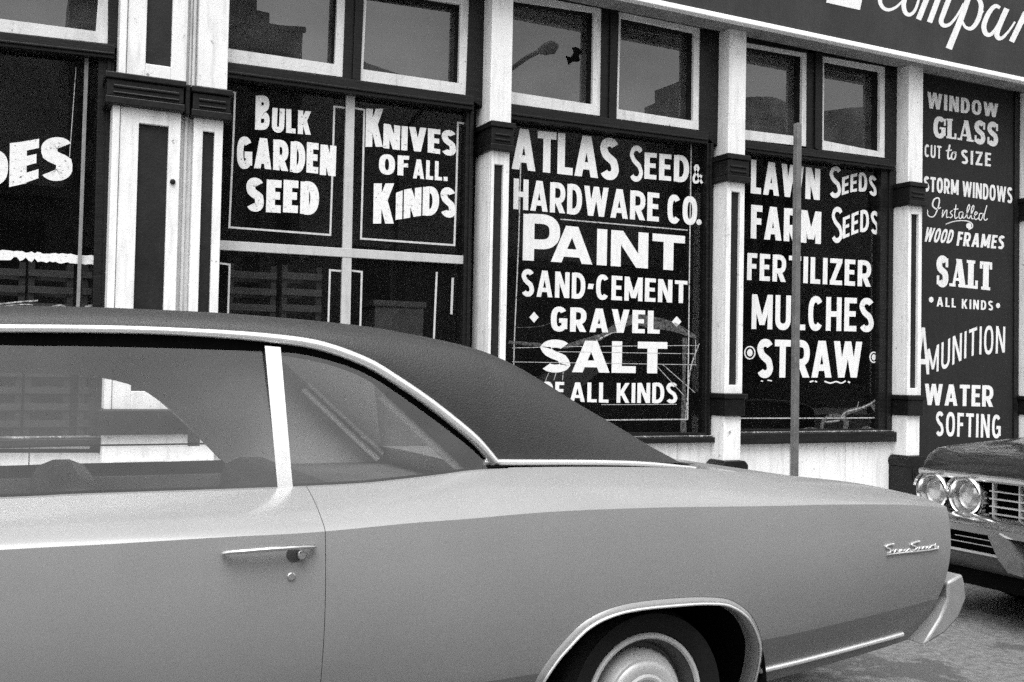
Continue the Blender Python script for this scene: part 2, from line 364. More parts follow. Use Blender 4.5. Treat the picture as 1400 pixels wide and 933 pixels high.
def strokes(mb, lst, Y, closed=False, step=5):
    for k, (pts, t) in enumerate(lst):
        sm = smoothcurve(pts, step) if len(pts) > 2 else pts
        if isinstance(t, (list, tuple)): tt = [float(np.interp(i/(len(sm)-1), np.linspace(0, 1, len(t)), t)) for i in range(len(sm))]
        else: tt = t
        yy = Y-.0012-.0003*(k % 7)
        for q in ribbon(sm, tt):
            mb.poly([(W(x, y, Y).x, yy, W(x, y, Y).z) for x, y in q])
def disc(mb, x, y, rx, ry, Y, n=14, off=.0015):
    mb.poly([(W(x+rx*math.cos(a), y+ry*math.sin(a), Y).x, Y-off, W(x+rx*math.cos(a), y+ry*math.sin(a), Y).z) for a in [2*math.pi*k/n for k in range(n)]])

# ================================================================== ground
mb = MB(); mb.quad((-400, -300, 0), (400, -300, 0), (400, 300, 0), (-400, 300, 0)); structure(mb.build('road', ASPH))
CY = 4.45                                        # kerb line
mb = MB(); mb.box(-25, 45, CY+.16, 7.55, -.2, .13); sw = structure(mb.build('sidewalk', CONC))
mb = MB(); mb.box(-25, 45, CY, CY+.155, -.2, .135); structure(mb.build('kerb', CURB, bevel=.02))
mb = MB(); mb.box(-60, 80, -13.5, -8.6, -.2, .13); structure(mb.build('far_sidewalk', CONC))
# wooded hill across the river, mirrored in the upper panes
HR = sorted([(W(x, y, 2*7.47+150).x, W(x, y, 2*7.47+150).z) for x, y in ((300, 92), (420, 104), (480, 78), (502, 83), (515, 91), (537, 97), (560, 112), (620, 128), (720, 150), (800, 168), (860, 168), (900, 168), (945, 160), (1025, 131), (1060, 138), (1090, 146), (1130, 150), (1160, 151), (1190, 145), (1260, 138), (1340, 120))])
mb = MB(); rows = []
for j in range(9):
    r = []
    for i in range(161):
        x = -260+i*4.5; e = float(np.interp(x, [-260]+[p[0] for p in HR]+[480], [30]+[p[1] for p in HR]+[25]))+1
        r.append((x, -150-(j-5)*14+(2*math.sin(i*1.3+j) if j != 5 else 0), -1+e*((j/5)**1.7 if j <= 5 else .97-(j-6)*.1)+(random.uniform(-.25, .25) if j else 0)))
    rows.append(r)
mb.grid(rows); structure(mb.build('hill', HILLM, smooth=60))

# ================================================================== storefront
B = thing('storefront_building', 'old hardware store front with white iron columns and black painted windows', 'building')
YS, YG, YFR, YUG = 7.36, 7.40, 7.35, 7.47        # sash face, shop glass, frame face, upper glass
zf = W(1050, 41, 7.05).z                          # underside of the fascia trim
def part(mb, name, m, parent=B, **k): return mb.build(name, m, parent, **k)

def transom(outer, inner, hole=None):
    o = MB()
    for k in range(4):
        o.qp([outer[k], outer[(k+1) % 4], inner[(k+1) % 4], inner[k]], YS, .03)
    so = part(o, 'transom_window', SASHW)
    I = [W(x, y, YS) for x, y in inner]; cx = sum(p.x for p in I)/4; cz = sum(p.z for p in I)/4
    j = MB()
    for k in range(4):
        a, b = I[k], I[(k+1) % 4]; j.quad((a.x, YS+.029, a.z), (b.x, YS+.029, b.z), (b.x, YUG+.01, b.z), (a.x, YUG+.01, a.z))
    j.build('jamb', JAMB, so)
    g = MB()
    G = [(cx+(p.x-cx)*1.004, cz+(p.z-cz)*1.004) for p in I]
    if hole:                                      # pane broken through: ring of shards round the hole
        Hh = [W(x, y, YUG) for x, y in hole]; n = len(Hh); oc = []
        hx = sum(p.x for p in Hh)/n; hz = sum(p.z for p in Hh)/n
        x0, x1 = min(p[0] for p in G), max(p[0] for p in G); z0, z1 = min(p[1] for p in G), max(p[1] for p in G)
        me = bpy.data.meshes.new('t'); bm = bmesh.new()
        ov = [bm.verts.new((x, YUG, z)) for x, z in G]; hv = [bm.verts.new((p.x, YUG, p.z)) for p in Hh]
        es = [bm.edges.new((ov[k], ov[(k+1) % 4])) for k in range(4)]+[bm.edges.new((hv[k], hv[(k+1) % n])) for k in range(n)]
        bmesh.ops.triangle_fill(bm, use_beauty=True, use_dissolve=False, edges=es)
        bm.to_mesh(me); bm.free(); me.materials.append(PANE); po = bpy.data.objects.new('pane', me); COL.objects.link(po); po.parent = so
        po['label'] = 'upper pane with a hole broken through it'
    else:
        g.quad(*[(x, YUG, z) for x, z in G]); g.build('pane', PANE, so)
    return so
# bay 1
transom([(-170, -70), (152, -36), (147, 60), (-170, 24)], [(-150, -52), (136, -22), (131, 43), (-150, 6)])
# bay 2
transom([(296, -58), (473, -30), (468, 105.5), (296, 83)], [(308, -46), (462, -18), (457.8, 88), (308, 66)])
transom([(497, -26), (643, -3), (636.5, 130), (493, 110.5)], [(502, -14), (630, 6), (627, 114), (496.5, 95)])
# bay 3
transom([(686, -12), (823, 9), (820, 158.5), (684, 140)], [(696, 0), (812, 17), (810, 143), (694, 125)],
        hole=[(781.5, 65), (788, 64.5), (797, 70), (792, 76), (792, 80), (793.5, 82), (790.5, 85), (783, 84.5), (777, 89.5), (773.5, 76.5), (780, 78.5), (783, 75), (784, 71)])
transom([(846.5, 10), (957, 38), (955.5, 178), (843, 162.5)], [(849, 24), (949, 45), (947.5, 165.5), (845.5, 149.5)])
# bay 4
transom([(1010, 55), (1104, 71), (1103, 200.5), (1009, 190)], [(1013, 62), (1097, 77), (1096, 187.5), (1012, 177)])
transom([(1125, 76), (1210, 91), (1210, 216), (1124.5, 205)], [(1127, 84), (1203, 98), (1202.5, 207.5), (1126, 192.5)])
# mullions and dark frame members
def member(pts, name='frame_post', m=BLACK, Y=YFR, d=.10, bevel=.004):
    o = MB(); o.qp(pts, Y, d); return part(o, name, m, bevel=bevel)
for p in ([(474, -40), (499, -30), (493, 112), (468.5, 108)], [(823, -2), (846, 5), (842.5, 165), (821, 162)], [(1104, 66), (1125, 72), (1124, 208), (1103, 203)]):
    member(p, 'mullion')
    l = W(*p[0], YFR); q = [( (p[0][0]*.45+p[1][0]*.55), p[0][1]), p[1], p[2], (p[3][0]*.45+p[2][0]*.55, p[3][1])]
    member(q, 'mullion_stop', BLACK, YFR-.02, .019)
for p in ([(148, -40), (168, -36), (166, 70), (147.5, 62)], [(643, -30), (668, -26), (664, 150), (637, 132)], [(958, 20), (985, 24), (981, 200), (956, 180)], [(1211, 76), (1232, 80), (1230, 230), (1210.5, 218)]):
    member(p)
# head boards above the transoms
for p in ([(-170, -110), (172, -70), (172, -36), (-170, -72)], [(290, -92), (668, -42), (668, -2), (290, -58)], [(690, -44), (990, 20), (990, 43), (690, -13)], [(1008, 30), (1235, 78), (1235, 96), (1008, 56)]):
    member(p, 'head_board')
# transom rails
for p in ([(-176, 22), (157, 62), (157, 80.5), (-176, 44)], [(296, 83), (648, 131.5), (648, 150.5), (296, 104)], [(686, 140.5), (969, 181), (968, 197), (686, 161.5)], [(1010, 190.5), (1225, 219.5), (1225, 233), (1010, 206)]):
    member(p, 'transom_rail', BLACK, YFR-.05, .15)
    q = [(p[0][0], p[0][1]*.62+p[3][1]*.38), (p[1][0], p[1][1]*.62+p[2][1]*.38), p[2], p[3]]
    o = MB(); o.qp([(p[0][0], p[0][1]*.45+p[3][1]*.55), (p[1][0], p[1][1]*.45+p[2][1]*.55), (p[1][0], p[1][1]*.3+p[2][1]*.7), (p[0][0], p[0][1]*.3+p[3][1]*.7)], YFR-.066, .015)
    part(o, 'rail_moulding', BLACK, bevel=.004)

# display windows: black frame, glass, painted borders and lettering
def display(quad, label, lw=12, rw=14):
    tl, tr, br, bl = quad
    o = MB()
    o.qp([tl, (tl[0]+lw, tl[1]), (bl[0]+lw, bl[1]-7), (br[0]-rw, br[1]-7), (tr[0]-rw, tr[1]), tr, br, bl], YFR, .12)
    d = part(o, 'display_window', BLACK, bevel=.003); d['label'] = label
    q = MB(); q.qp([(tr[0]-rw*.45, tr[1]), (tr[0]-rw*.2, tr[1]), (br[0]-rw*.2, br[1]), (br[0]-rw*.45, br[1])], YFR-.016, .0155); q.build('frame_bead', BLACK, d, bevel=.003)
    g = MB(); g.quad(*[W(x, y, YG) for x, y in quad]); g.build('pane', SHOPG, d)
    return d
def lines(parent, lst, Y=YG, t=2.0, m=LINEP, name='border_line'):
    o = MB()
    strokes(o, [(p, t) for p in lst], Y, step=1); o.build(name, m, parent)
D1 = display([(-176, 44), (157, 80), (144, 620), (-190, 620)], 'shop window with worn white letters at the left edge', 12, 22)
D2 = display([(290, 102), (648, 149), (640, 615), (280, 615)], 'shop window lettered about garden seed and knives', 8, 10)
D3 = display([(690, 160), (976, 196), (973, 599), (684, 599)], 'shop window lettered with the store name and paint', 6, 9)
D4 = display([(1008, 205), (1226, 232), (1222, 594), (1000, 594)], 'shop window lettered about lawn seeds and fertilizer', 6, 21)
# bay 1
def muntin(parent, pts, m=GREYP, Y=YG-.03): o = MB(); o.qp(pts, Y, .028); o.build('muntin', m, parent, bevel=.003)
muntin(D1, [(116, 78), (121.5, 78.5), (109, 430), (104, 430)], mat('dull_muntin_paint', .20, .6, .2, 8, dirt=.4))
lines(D1, [[(104, 92), (99, 160), (95, 215)]], t=1.0)
o = SG(D1, LETWORN); text(o, 'O', [(-32, 206, 253), (11, 206, 253)], YG, t=.25); text(o, 'E', [(13, 196, 256), (34, 194, 252), (53, 190, 244)], YG, t=.27); text(o, 'S', [(56, 189, 246.5), (99, 189, 246.5)], YG, t=.28)
o.build('lettering', LETWORN, D1)
o = MB(); xs = np.linspace(-30, 137, 42); top = [341+.058*(x+30)+random.uniform(-1.4, 1.2) for x in xs]; bot = [353.5+.052*(x+30)-(4.5 if 8 < x < 50 and random.random() < .6 else 0)+random.uniform(-1.5, 1.5) for x in xs]
for k in range(len(xs)-1): o.poly([(W(a, b, YG).x, YG-.0015, W(a, b, YG).z) for a, b in ((xs[k], top[k]), (xs[k+1], top[k+1]), (xs[k+1], bot[k+1]), (xs[k], bot[k]))])
o.build('paint_band', LETWORN, D1)
strk = MB(); strokes(strk, [([(0, 416), (25, 413), (52, 411)], 2.0), ([(0, 419), (30, 416.5), (45, 417)], 1.5), ([(70, 420), (82, 417.5), (90, 420)], 2), ([(116, 420), (125, 418), (135, 420)], 2.5)], YG); strk.build('scratch', CRACK, D1)
# bay 2
muntin(D2, [(473.7, 130), (485.5, 131.5), (477.5, 520), (464.5, 520)]); muntin(D2, [(290, 328), (637, 350), (637, 361.5), (290, 341)], GREYP, YG-.034)
lines(D2, [[(306, 124), (321.5, 127), (318, 215), (313.5, 311), (451.5, 321.5), (455, 220), (457, 146), (473, 148)], [(484, 148), (498, 150.5), (496, 240), (493.5, 326.5), (621, 335.5), (624, 250), (626, 168), (640, 170)],
           [(299, 360), (314, 362), (310, 480)], [(468, 371), (451, 369.5), (447, 500)], [(478, 370), (494.5, 372), (491, 500)], [(597, 372), (594, 440), (593, 465)]], t=2.6, m=mat('border_paint', .50, .6, .2, 30, chip=.36, chipcol=.1, chipscale=50))
lines(D2, [[(619, 380), (617, 430)]], t=3.2, m=GREYP, name='edge_line')
o = SG(D2, LETWORN)
text(o, 'B', [(349, 131, 177.5), (369, 131, 177.5)], YG, t=.22, jit=.01); text(o, 'ULK', [(371.5, 147, 180), (425.5, 152.5, 184.5)], YG, t=.24, jit=.02)
text(o, 'GARDEN', [(324, 186, 229.5), (358, 189, 230.5), (459, 199.5, 241)], YG, t=.25, gap=.06, jit=.02)
text(o, 'SEED', [(337, 243, 288), (436, 250, 294)], YG, t=.27, gap=.07, jit=.02)
text(o, 'K', [(500, 149, 201), (524, 149, 201)], YG, t=.24); text(o, 'NIVES', [(524, 169, 202.5), (550, 173, 206), (580, 175, 208), (605, 178, 211.5), (623.5, 180, 214)], YG, t=.23, gap=.05, jit=.01)
text(o, 'OF', [(518, 211, 238), (559, 213.5, 241)], YG, t=.23); text(o, 'ALL.', [(564.5, 217.5, 244), (612, 222, 248)], YG, t=.22)
text(o, 'K', [(510.5, 251, 306), (539, 251, 306)], YG, t=.24); text(o, 'INDS', [(541, 264, 301), (554, 259, 299), (577, 256, 295), (600, 255.5, 294), (612, 257, 297), (623, 260, 299)], YG, t=.235, gap=.05)
o.build('lettering', LETWORN, D2)
# bay 3
o = SG(D3, LETW)
text(o, 'ATLAS', [(699.5, 175, 231), (846, 191, 247)], YG, t=.21, gap=.04)
text(o, 'S', [(861, 199.5, 248), (879, 200, 248.5)], YG, t=.15); text(o, 'EED', [(881, 208.5, 244.5), (942, 214, 250)], YG, t=.20, gap=.10)
text(o, '&', [(946.5, 225, 250), (960, 226, 251)], YG, t=.19)
text(o, 'HARDWARE', [(702, 244, 286), (901, 264.5, 303.5)], YG, t=.20, gap=.07); text(o, 'CO', [(912.5, 266, 305), (953, 270, 308)], YG, t=.21, gap=.08); disc(o, 955.5, 304, 3.6, 4, YG)
text(o, 'P', [(715, 292.5, 356), (766, 295, 359)], YG, t=.22, wide=1.3); text(o, 'AINT', [(753, 307, 358), (816, 313, 362.5), (936, 323, 371)], YG, t=.25, gap=.10, wide=1.5)
text(o, 'SAND-CEMENT', [(713, 368, 405), (939.5, 384.5, 415)], YG, t=.19, gap=.10)
text(o, 'GRAVEL', [(753, 419.5, 453), (902, 425.5, 456.5)], YG, t=.21, gap=.10)
for x, y in ((730, 434), (925, 440)): o.poly([(W(a, b, YG).x, YG-.0015, W(a, b, YG).z) for a, b in ((x, y-7.5), (x+6.5, y), (x, y+7.5), (x-6.5, y))])
text(o, 'SALT', [(739, 465, 508.5), (912, 468, 511)], YG, t=.25, gap=.04, wide=1.35)
text(o, 'OF', [(739, 522, 547), (771, 522.5, 547)], YG, t=.20); text(o, 'ALL', [(779, 523, 549), (832, 523.5, 551)], YG, t=.18); text(o, 'KINDS', [(843, 524, 551), (926, 523.5, 551.5)], YG, t=.18, gap=.10)
o.build('lettering', LETW, D3)
lines(D3, [[(712.5, 200), (709, 330), (703, 470), (701, 560)], [(945, 196), (943, 330), (940, 574)], [(766, 300), (940, 315)], [(760, 575), (820, 574.5), (940, 573.5)]], t=1.6)
lines(D3, [[(700, 476), (780, 474), (955, 472.5)], [(700, 495), (952, 499)], [(760, 481), (950, 484)], [(905, 498), (950, 537)], [(898, 501), (934, 540)], [(750, 510), (745, 522)], [(760, 510), (757, 520)], [(770, 509), (769, 520)], [(822, 553.5), (925, 553)]], t=.8, name='scratch')
o = MB(); strokes(o, [([(695, 468), (730, 471), (770, 474), (800, 466), (820, 460)], [4, 5, 7, 6]), ([(815, 465), (842, 448), (865, 437), (890, 441), (920, 447), (952, 462)], [6, 10, 14, 17, 13, 4]), ([(936, 462), (935, 520), (934, 592)], [7, 4, 9]), ([(702, 448), (740, 446), (775, 432)], .9)], YG); o.build('smear', SMEAR, D3)
o = MB(); strokes(o, [([(956, 470), (945, 500), (941, 530), (937, 575)], [1, 1.8, 1.4, 1.6]), ([(951, 465), (950, 497)], .9), ([(815, 466), (835, 456), (850, 454)], 1.6)], YG-.001); o.build('crack', CRACK, D3)
# bay 4
o = SG(D4, LETW)
text(o, 'LAWN', [(1026.6, 218, 264.5), (1121, 231.5, 274)], YG, t=.22, gap=.08)
text(o, 'S', [(1134, 228, 270.5), (1150, 228, 270.5)], YG, t=.15); text(o, 'EEDS', [(1151, 243, 267), (1168, 237.5, 262), (1180, 236, 262), (1198.5, 243, 270)], YG, t=.19, gap=.12)
text(o, 'FARM', [(1026.5, 280, 326), (1122.5, 290, 334)], YG, t=.22, gap=.07)
text(o, 'S', [(1137, 283.5, 332), (1152, 283.5, 332)], YG, t=.14); text(o, 'EEDS', [(1152, 298, 327), (1175, 288, 317.5), (1186, 287, 317), (1201.5, 290.5, 322)], YG, t=.18, gap=.12)
text(o, 'FERTILIZER', [(1021.4, 346, 383), (1191, 357, 392.5)], YG, t=.20, gap=.11)
text(o, 'MULCHES', [(1027.6, 402.5, 450), (1194.6, 408.5, 454)], YG, t=.19, gap=.11, wide=1.05)
text(o, 'STRAW', [(1035, 464, 516.5), (1178.4, 467.5, 516.5)], YG, t=.205, gap=.05)
for x, y, a, b in ((1025, 482.5, 7, 8.5), (1194.5, 488.7, 5.2, 7)):
    strokes(o, [([(x+a*math.cos(q), y+b*math.sin(q)) for q in np.linspace(0, 2*math.pi, 17)], 1.7)], YG, step=1); disc(o, x, y, a*.55, b*.6, YG)
strokes(o, [([(1107, 522.5), (1112, 521)], 2), ([(1114, 521.3), (1117, 522.5)], 2), ([(1127, 521.5), (1135, 524), (1143, 522), (1150, 524), (1156, 521)], 1.9), ([(1159, 522), (1162, 523.5)], 2), ([(1040, 521), (1043, 521.5)], 1.6), ([(1049, 520), (1055, 521)], 1.6)], YG)
o.build('lettering', LETW, D4)
lines(D4, [[(1202.5, 231), (1201, 400), (1199, 571)], [(1012, 572), (1110, 572), (1199, 571.5)]], t=1.5)
o = MB(); strokes(o, [([(1210, 522), (1206, 533), (1196, 548), (1180, 557), (1160, 563), (1150, 571)], [1.5, 2.5, 3.5, 5, 7, 6]), ([(1122, 590), (1127, 574), (1140, 569), (1156, 574), (1155, 590)], [5, 5, 6, 7, 6]), ([(1130, 577), (1147, 575)], 4), ([(1193, 553), (1199, 565), (1205, 580)], [8, 5, 7]), ([(1093, 588), (1108, 586), (1120, 588)], [2, 4, 2]), ([(1175, 588), (1185, 585), (1195, 588)], [2, 5, 2])], YG); o.build('smear', SMEAR, D4)
o = MB(); strokes(o, [([(1209, 523), (1207, 532), (1198, 546), (1182, 556), (1158, 563), (1150, 570)], [1, 1.6, 1.6, 1.4, 1.2, .8]), ([(1128, 577), (1148, 575)], 1.3), ([(1174, 549), (1171, 560)], .7), ([(1020, 588.6), (1050, 588.4)], 1.6), ([(1050, 589.5), (1076, 589)], 2.4), ([(1104, 589), (1111, 588.6)], 1.4), ([(1152, 589.2), (1210, 589)], 1.7)], YG-.001); o.build('crack', CRACK, D4)

# sills and white bulkheads
zb0 = .13
for (x0, x1, yt, ym, yb_, seams) in ((-190, 158, 597, 601, 612, (40,)), (285, 660, 597, 601, 612, (400, 520)), (684, 976, 596.5, 599.5, 607.5, (800, 926)), (1005, 1224, 589.5, 592.5, 606, (1080, 1156))):
    a, b = W(x0, ym, YFR-.03), W(x1, ym-1.5 if x0 > 900 else ym, YFR-.03); zt = (a.z+b.z)/2; c = W((x0+x1)/2, yb_, YFR-.03)
    o = MB(); o.box(a.x, b.x, YFR-.06, YFR+.10, c.z, zt); part(o, 'sill', BLACK, bevel=.006)
    o = MB(); o.box(a.x, b.x, YFR-.028, YFR+.04, zt+.001, zt+.014); part(o, 'sill_ledge', mat('worn_ledge_paint', .10, .6, .7, 9, chip=.45, chipcol=.4, chipscale=30) if 'worn_ledge_paint' not in MATS else MATS['worn_ledge_paint'], bevel=.004)
    xs = [a.x]+[W(s_, 620, YFR).x for s_ in seams]+[b.x]; o = MB()
    for k in range(len(xs)-1): o.box(xs[k]+.003, xs[k+1]-.003, YFR, YFR+.05, zb0, c.z)
    part(o, 'bulkhead', WHITE, bevel=.003)
    o = MB(); o.box(a.x, b.x, YFR+.012, YFR+.06, zb0, c.z-.002); part(o, 'bulkhead_backing', JAMB)

# iron columns
z_cap1, z_cap0 = W(1008, 214, 7.2).z, W(1008, 251, 7.2).z
z_mb1, z_mb0 = W(1008, 538.5, 7.16).z, W(1008, 569, 7.16).z
z_bs1, z_bs0 = W(1008, 630, 7.16).z, W(1008, 646, 7.16).z
def column(ul, ur, ll, lr, pl, pr, captop=None, capbot=None, ptop=None, pbot=None, label=None):
    """ul/ur, ll/lr: front corners of upper and lower shaft, pl/pr the recessed panel (world x)"""
    yu, yl, yb = 7.2, 7.16, 7.47
    ct = captop or z_cap1; cb = capbot or z_cap0
    pt = ptop or cb-.10; pb = pbot or z_mb1+.13
    u = MB(); u.box(ul, ur, yu, yb, ct, zf+.02); c = part(u, 'column', WHITE, bevel=.006)
    if label: c['label'] = label
    s = MB(); s.box(ll, pl, yl, yl+.035, z_mb1, cb); s.box(pr, lr, yl, yl+.035, z_mb1, cb); s.box(pl, pr, yl, yl+.035, pt, cb); s.box(pl, pr, yl, yl+.035, z_mb1, pb)
    s.box(ll, lr, yl+.0355, yb, z_mb1, cb); s.build('shaft', WHITE, c, bevel=.004)
    p = MB(); p.box(pl+.001, pr-.001, yl+.030, yl+.0352, pb, pt); p.build('recessed_panel', PANELB, c)
    k = MB(); e = .03; m_ = (ct-cb)
    k.box(ll-e, lr+e, yl-.045, yb, ct-.20*m_, ct); k.box(ll-e+.012, lr+e-.012, yl-.03, yb, cb+.22*m_, ct-.201*m_); k.box(ll-e+.004, lr+e-.004, yl-.04, yb, cb, cb+.219*m_)
    k.box(ll+.01, lr-.01, yl-.042, yl-.029, cb+.50*m_, cb+.58*m_); k.box(ll+.01, lr-.01, yl-.042, yl-.029, cb+.32*m_, cb+.40*m_)
    k.build('capital', IRON, c, bevel=.007)
    k = MB(); h = z_mb1-z_mb0
    k.box(ll-.03, lr+.03, yl-.045, yb, z_mb1-.22*h, z_mb1); k.box(ll-.012, lr+.012, yl-.028, yb, z_mb0, z_mb1-.221*h); k.build('band', IRON, c, bevel=.008)
    q = MB(); q.box(ll+.005, lr-.005, yl+.006, yb, z_bs1, z_mb0); q.build('pedestal', WHITE, c, bevel=.006)
    k = MB(); hb = z_bs1-z_bs0
    k.prism([(ll-.01, z_bs1), (lr+.01, z_bs1), (lr+.045, z_bs1-.35*hb), (lr+.045, z_bs1-.65*hb), (lr+.03, z_bs0), (ll-.03, z_bs0), (ll-.045, z_bs1-.65*hb), (ll-.045, z_bs1-.35*hb)], yl-.04, yb)
    k.box(ll-.035, lr+.035, yl-.035, yb, zb0, z_bs0-.001)
    pz = (zb0+z_bs0)/2+.06
    for a, b, c0, c1 in ((-.05, .05, .045, .055), (-.05, .05, -.055, -.045), (-.05, -.04, -.045, .045), (.04, .05, -.045, .045), (-.02, .02, -.02, .02)):
        cx = (ll+lr)/2; k.box(cx+a, cx+b, yl-.043, yl-.0345, pz+c0, pz+c1)
    k.build('base', IRON, c, bevel=.008)
    return c
def cx(px, py, Y=7.2): return W(px, py, Y).x
column(cx(672, 60), cx(701, 60), cx(670, 330, 7.16), cx(694.5, 330, 7.16), cx(674, 330, 7.16), cx(686.5, 330, 7.16), captop=W(685, 168, 7.16).z, capbot=W(685, 207, 7.16).z, ptop=W(680, 225, 7.16).z, label='white column between the knives window and the paint window')
column(cx(996.7, 120), cx(1020, 120), cx(992.3, 400, 7.16), cx(1016.5, 400, 7.16), cx(998.5, 400, 7.16), cx(1010.5, 400, 7.16), ptop=W(1006, 262.5, 7.16).z, pbot=W(1003, 526.5, 7.16).z, label='white column between the paint window and the lawn seed window')
column(cx(1242.5, 160), cx(1262, 160), cx(1241.5, 400, 7.16), cx(1260, 400, 7.16), cx(1245.5, 400, 7.16), cx(1255.5, 400, 7.16), captop=W(1250, 250, 7.16).z, capbot=W(1250, 281.5, 7.16).z, ptop=W(1250, 293, 7.16).z, pbot=W(1248, 531, 7.16).z, label='white column left of the grey painted panel')
a = cx(1417, 300, 7.16); column(a, a+.20, a, a+.205, a+.05, a+.15, label='white column at the right edge')
a = cx(-185, 300, 7.16); column(a-.2, a, a-.2, a, a-.15, a-.05, label='white column left of the worn window')
# double pilaster with fluted joint
ct, cb = W(230, 111, 7.16).z, W(230, 153, 7.16).z
DP = MB(); yu = 7.2
x0, x1, x2, x3 = cx(163, 60), cx(256, 60), cx(271, 60), cx(312, 60); q0, q1 = cx(200.5, 40), cx(235.5, 40); zt, zp = zf+.02, W(215, 89, yu).z
DP.box(x0, x0+.045, yu-.015, 7.47, ct, zt); DP.box(x0+.05, q0, yu, yu+.035, ct, zt); DP.box(q1, x1, yu, yu+.035, ct, zt); DP.box(q0, q1, yu, yu+.035, ct, zp)
DP.box(x0+.046, x1, yu+.0355, 7.47, ct, zt); DP.box(x2, x3, yu-.01, 7.47, ct, zt)
dp = part(DP, 'double_pilaster', WHITE, bevel=.005); bo = MB(); bp_ = W(236, 249, 7.16); bo.lathe((bp_.x, 7.16, bp_.z), (0, -1, 0), [(.018, 0), (.018, .012), (.010, .02), (.0, .022)], 12); bo.build('bolt', IRON, dp)
dp['label'] = 'wide double pilaster with tall black panels'
g = MB(); g.box(x1+.001, x2-.001, yu+.05, 7.47, ct, zt); g.box(x1+.02, x1+.035, yu+.035, yu+.051, ct, zt); g.box(x2-.03, x2-.012, yu+.03, yu+.051, ct, zt); g.build('fluting', GROOVE, dp, bevel=.004)
g = MB(); g.box(q0+.001, q1-.001, yu+.03, yu+.0353, zp, zt); g.build('recessed_panel', PANELB, dp)
yl = 7.16
l0, l1, l2, l3 = cx(160, 290, yl), cx(244, 290, yl), cx(262, 290, yl), cx(302, 290, yl); p0, p1 = cx(186.5, 290, yl), cx(227.5, 290, yl); n0, n1 = cx(274.5, 290, yl), cx(290.5, 290, yl)
zp1 = W(210, 170.5, yl).z; zn1 = W(285, 180, yl).z; zm1, zm0 = W(210, 560, yl).z, W(210, 594, yl).z
g = MB(); g.box(l0-.045, l0, yl-.01, 7.47, zm1, cb)
for a, b, c_, d in ((l0+.004, p0, zm1, cb), (p1, l1, zm1, cb), (p0, p1, zp1, cb), (p0, p1, zm1, zm1+.12), (l2, n0, zm1, cb), (n1, l3, zm1, cb), (n0, n1, zn1, cb), (n0, n1, zm1, zm1+.12)): g.box(a, b, yl, yl+.035, c_, d)
g.box(l0+.004, l1, yl+.0355, 7.47, zm1, cb); g.box(l2, l3, yl+.0355, 7.47, zm1, cb); g.build('shaft', WHITE, dp, bevel=.004)
g = MB(); g.box(l1+.001, l2-.001, yl+.06, 7.47, zm1, cb); g.box(l1+.03, l1+.05, yl+.04, yl+.061, zm1, cb); g.build('fluting', GROOVE, dp, bevel=.004)
g = MB(); g.box(p0+.001, p1-.001, yl+.03, yl+.0353, zm1+.12, zp1); g.box(n0+.001, n1-.001, yl+.03, yl+.0353, zm1+.12, zn1); g.build('recessed_panel', PANELB, dp)
m_ = ct-cb
g = MB(); e = .055
for (a, b, zz) in ((l0-.045-e, l1+.02, 0), (l2-.03, l3+.05, -.02)):
    g.box(a, b, yl-.06, 7.47, ct-.2*m_+zz, ct+zz); g.box(a+.012, b-.012, yl-.04, 7.469, cb+.25*m_+zz, ct-.201*m_+zz); g.box(a+.004, b-.004, yl-.05, 7.468, cb+zz, cb+.249*m_+zz); g.box(a+.05, b-.04, yl-.052, yl-.039, cb+.52*m_+zz, cb+.62*m_+zz); g.box(a+.05, b-.04, yl-.052, yl-.039, cb+.33*m_+zz, cb+.40*m_+zz)
g.box(l1+.021, l2-.031, yl-.02, 7.467, cb-.01, ct-.01); g.build('capital', IRON, dp, bevel=.008)
g = MB(); g.box(l0-.08, l3+.04, yl-.05, 7.47, zm0, zm1); g.build('band', IRON, dp, bevel=.01)
g = MB(); g.box(l0-.045, l3, yl+.0, 7.47, zb0, zm0)
for a, b in ((l0+.02, l1-.05), (l2-.02, l3-.05)):
    for (u0, u1, v0, v1) in ((a, b, .30, .325), (a, b, .47, .495), (a, a+.02, .325, .47), (b-.02, b, .325, .47)): g.box(u0, u1, yl-.02, yl+.001, zb0+v0, zb0+v1)
g.build('pedestal', WHITE, dp, bevel=.005)

# grey painted board wall with lettering at the right
PW = MB(); a, b = cx(1246, 300, YS), cx(1400, 300, YS); PW.box(a, b, YS, YS+.10, zb0, zf+.02)
pw = part(PW, 'painted_panel', WALLP); pw['label'] = 'grey board wall lettered about window glass and salt'
pf = MB(); pf.qp([(1388, 112), (1392, 113), (1390, 640), (1386, 640)], YS-.02, .0195); pf.build('edge_strip', BLACK, pw)
o = SG(pw, LETW); YP = YS
text(o, 'WINDOW', [(1267.5, 125.5, 148), (1364.6, 142.5, 161)], YP, t=.21, gap=.12)
text(o, 'GLASS', [(1276, 160.5, 186.5), (1364.6, 169.5, 199.5)], YP, t=.24, gap=.10, serif=True, wide=1.15)
text(o, 'CUT', [(1264, 197.5, 214.6), (1287, 200, 217.6)], YP, t=.18, gap=.14)
strokes(o, [([(1298.5, 198), (1296, 210), (1296.5, 217), (1300, 216)], 2.4), ([(1293, 206.5), (1301, 205.5)], 1.7), ([(1303, 208), (1300.5, 213), (1302, 218), (1305, 217), (1306.5, 211), (1304, 208.5), (1307.5, 209)], 2.0)], YP)
text(o, 'SIZE', [(1314, 204.7, 224), (1354.6, 209.5, 228)], YP, t=.19, gap=.2)
text(o, 'STORM', [(1263, 241, 261.5), (1310.5, 246.5, 267)], YP, t=.21, gap=.10); text(o, 'WINDOWS', [(1315.6, 247.7, 268.7), (1350, 252, 273.5), (1384, 257, 278.5)], YP, t=.19, gap=.10)
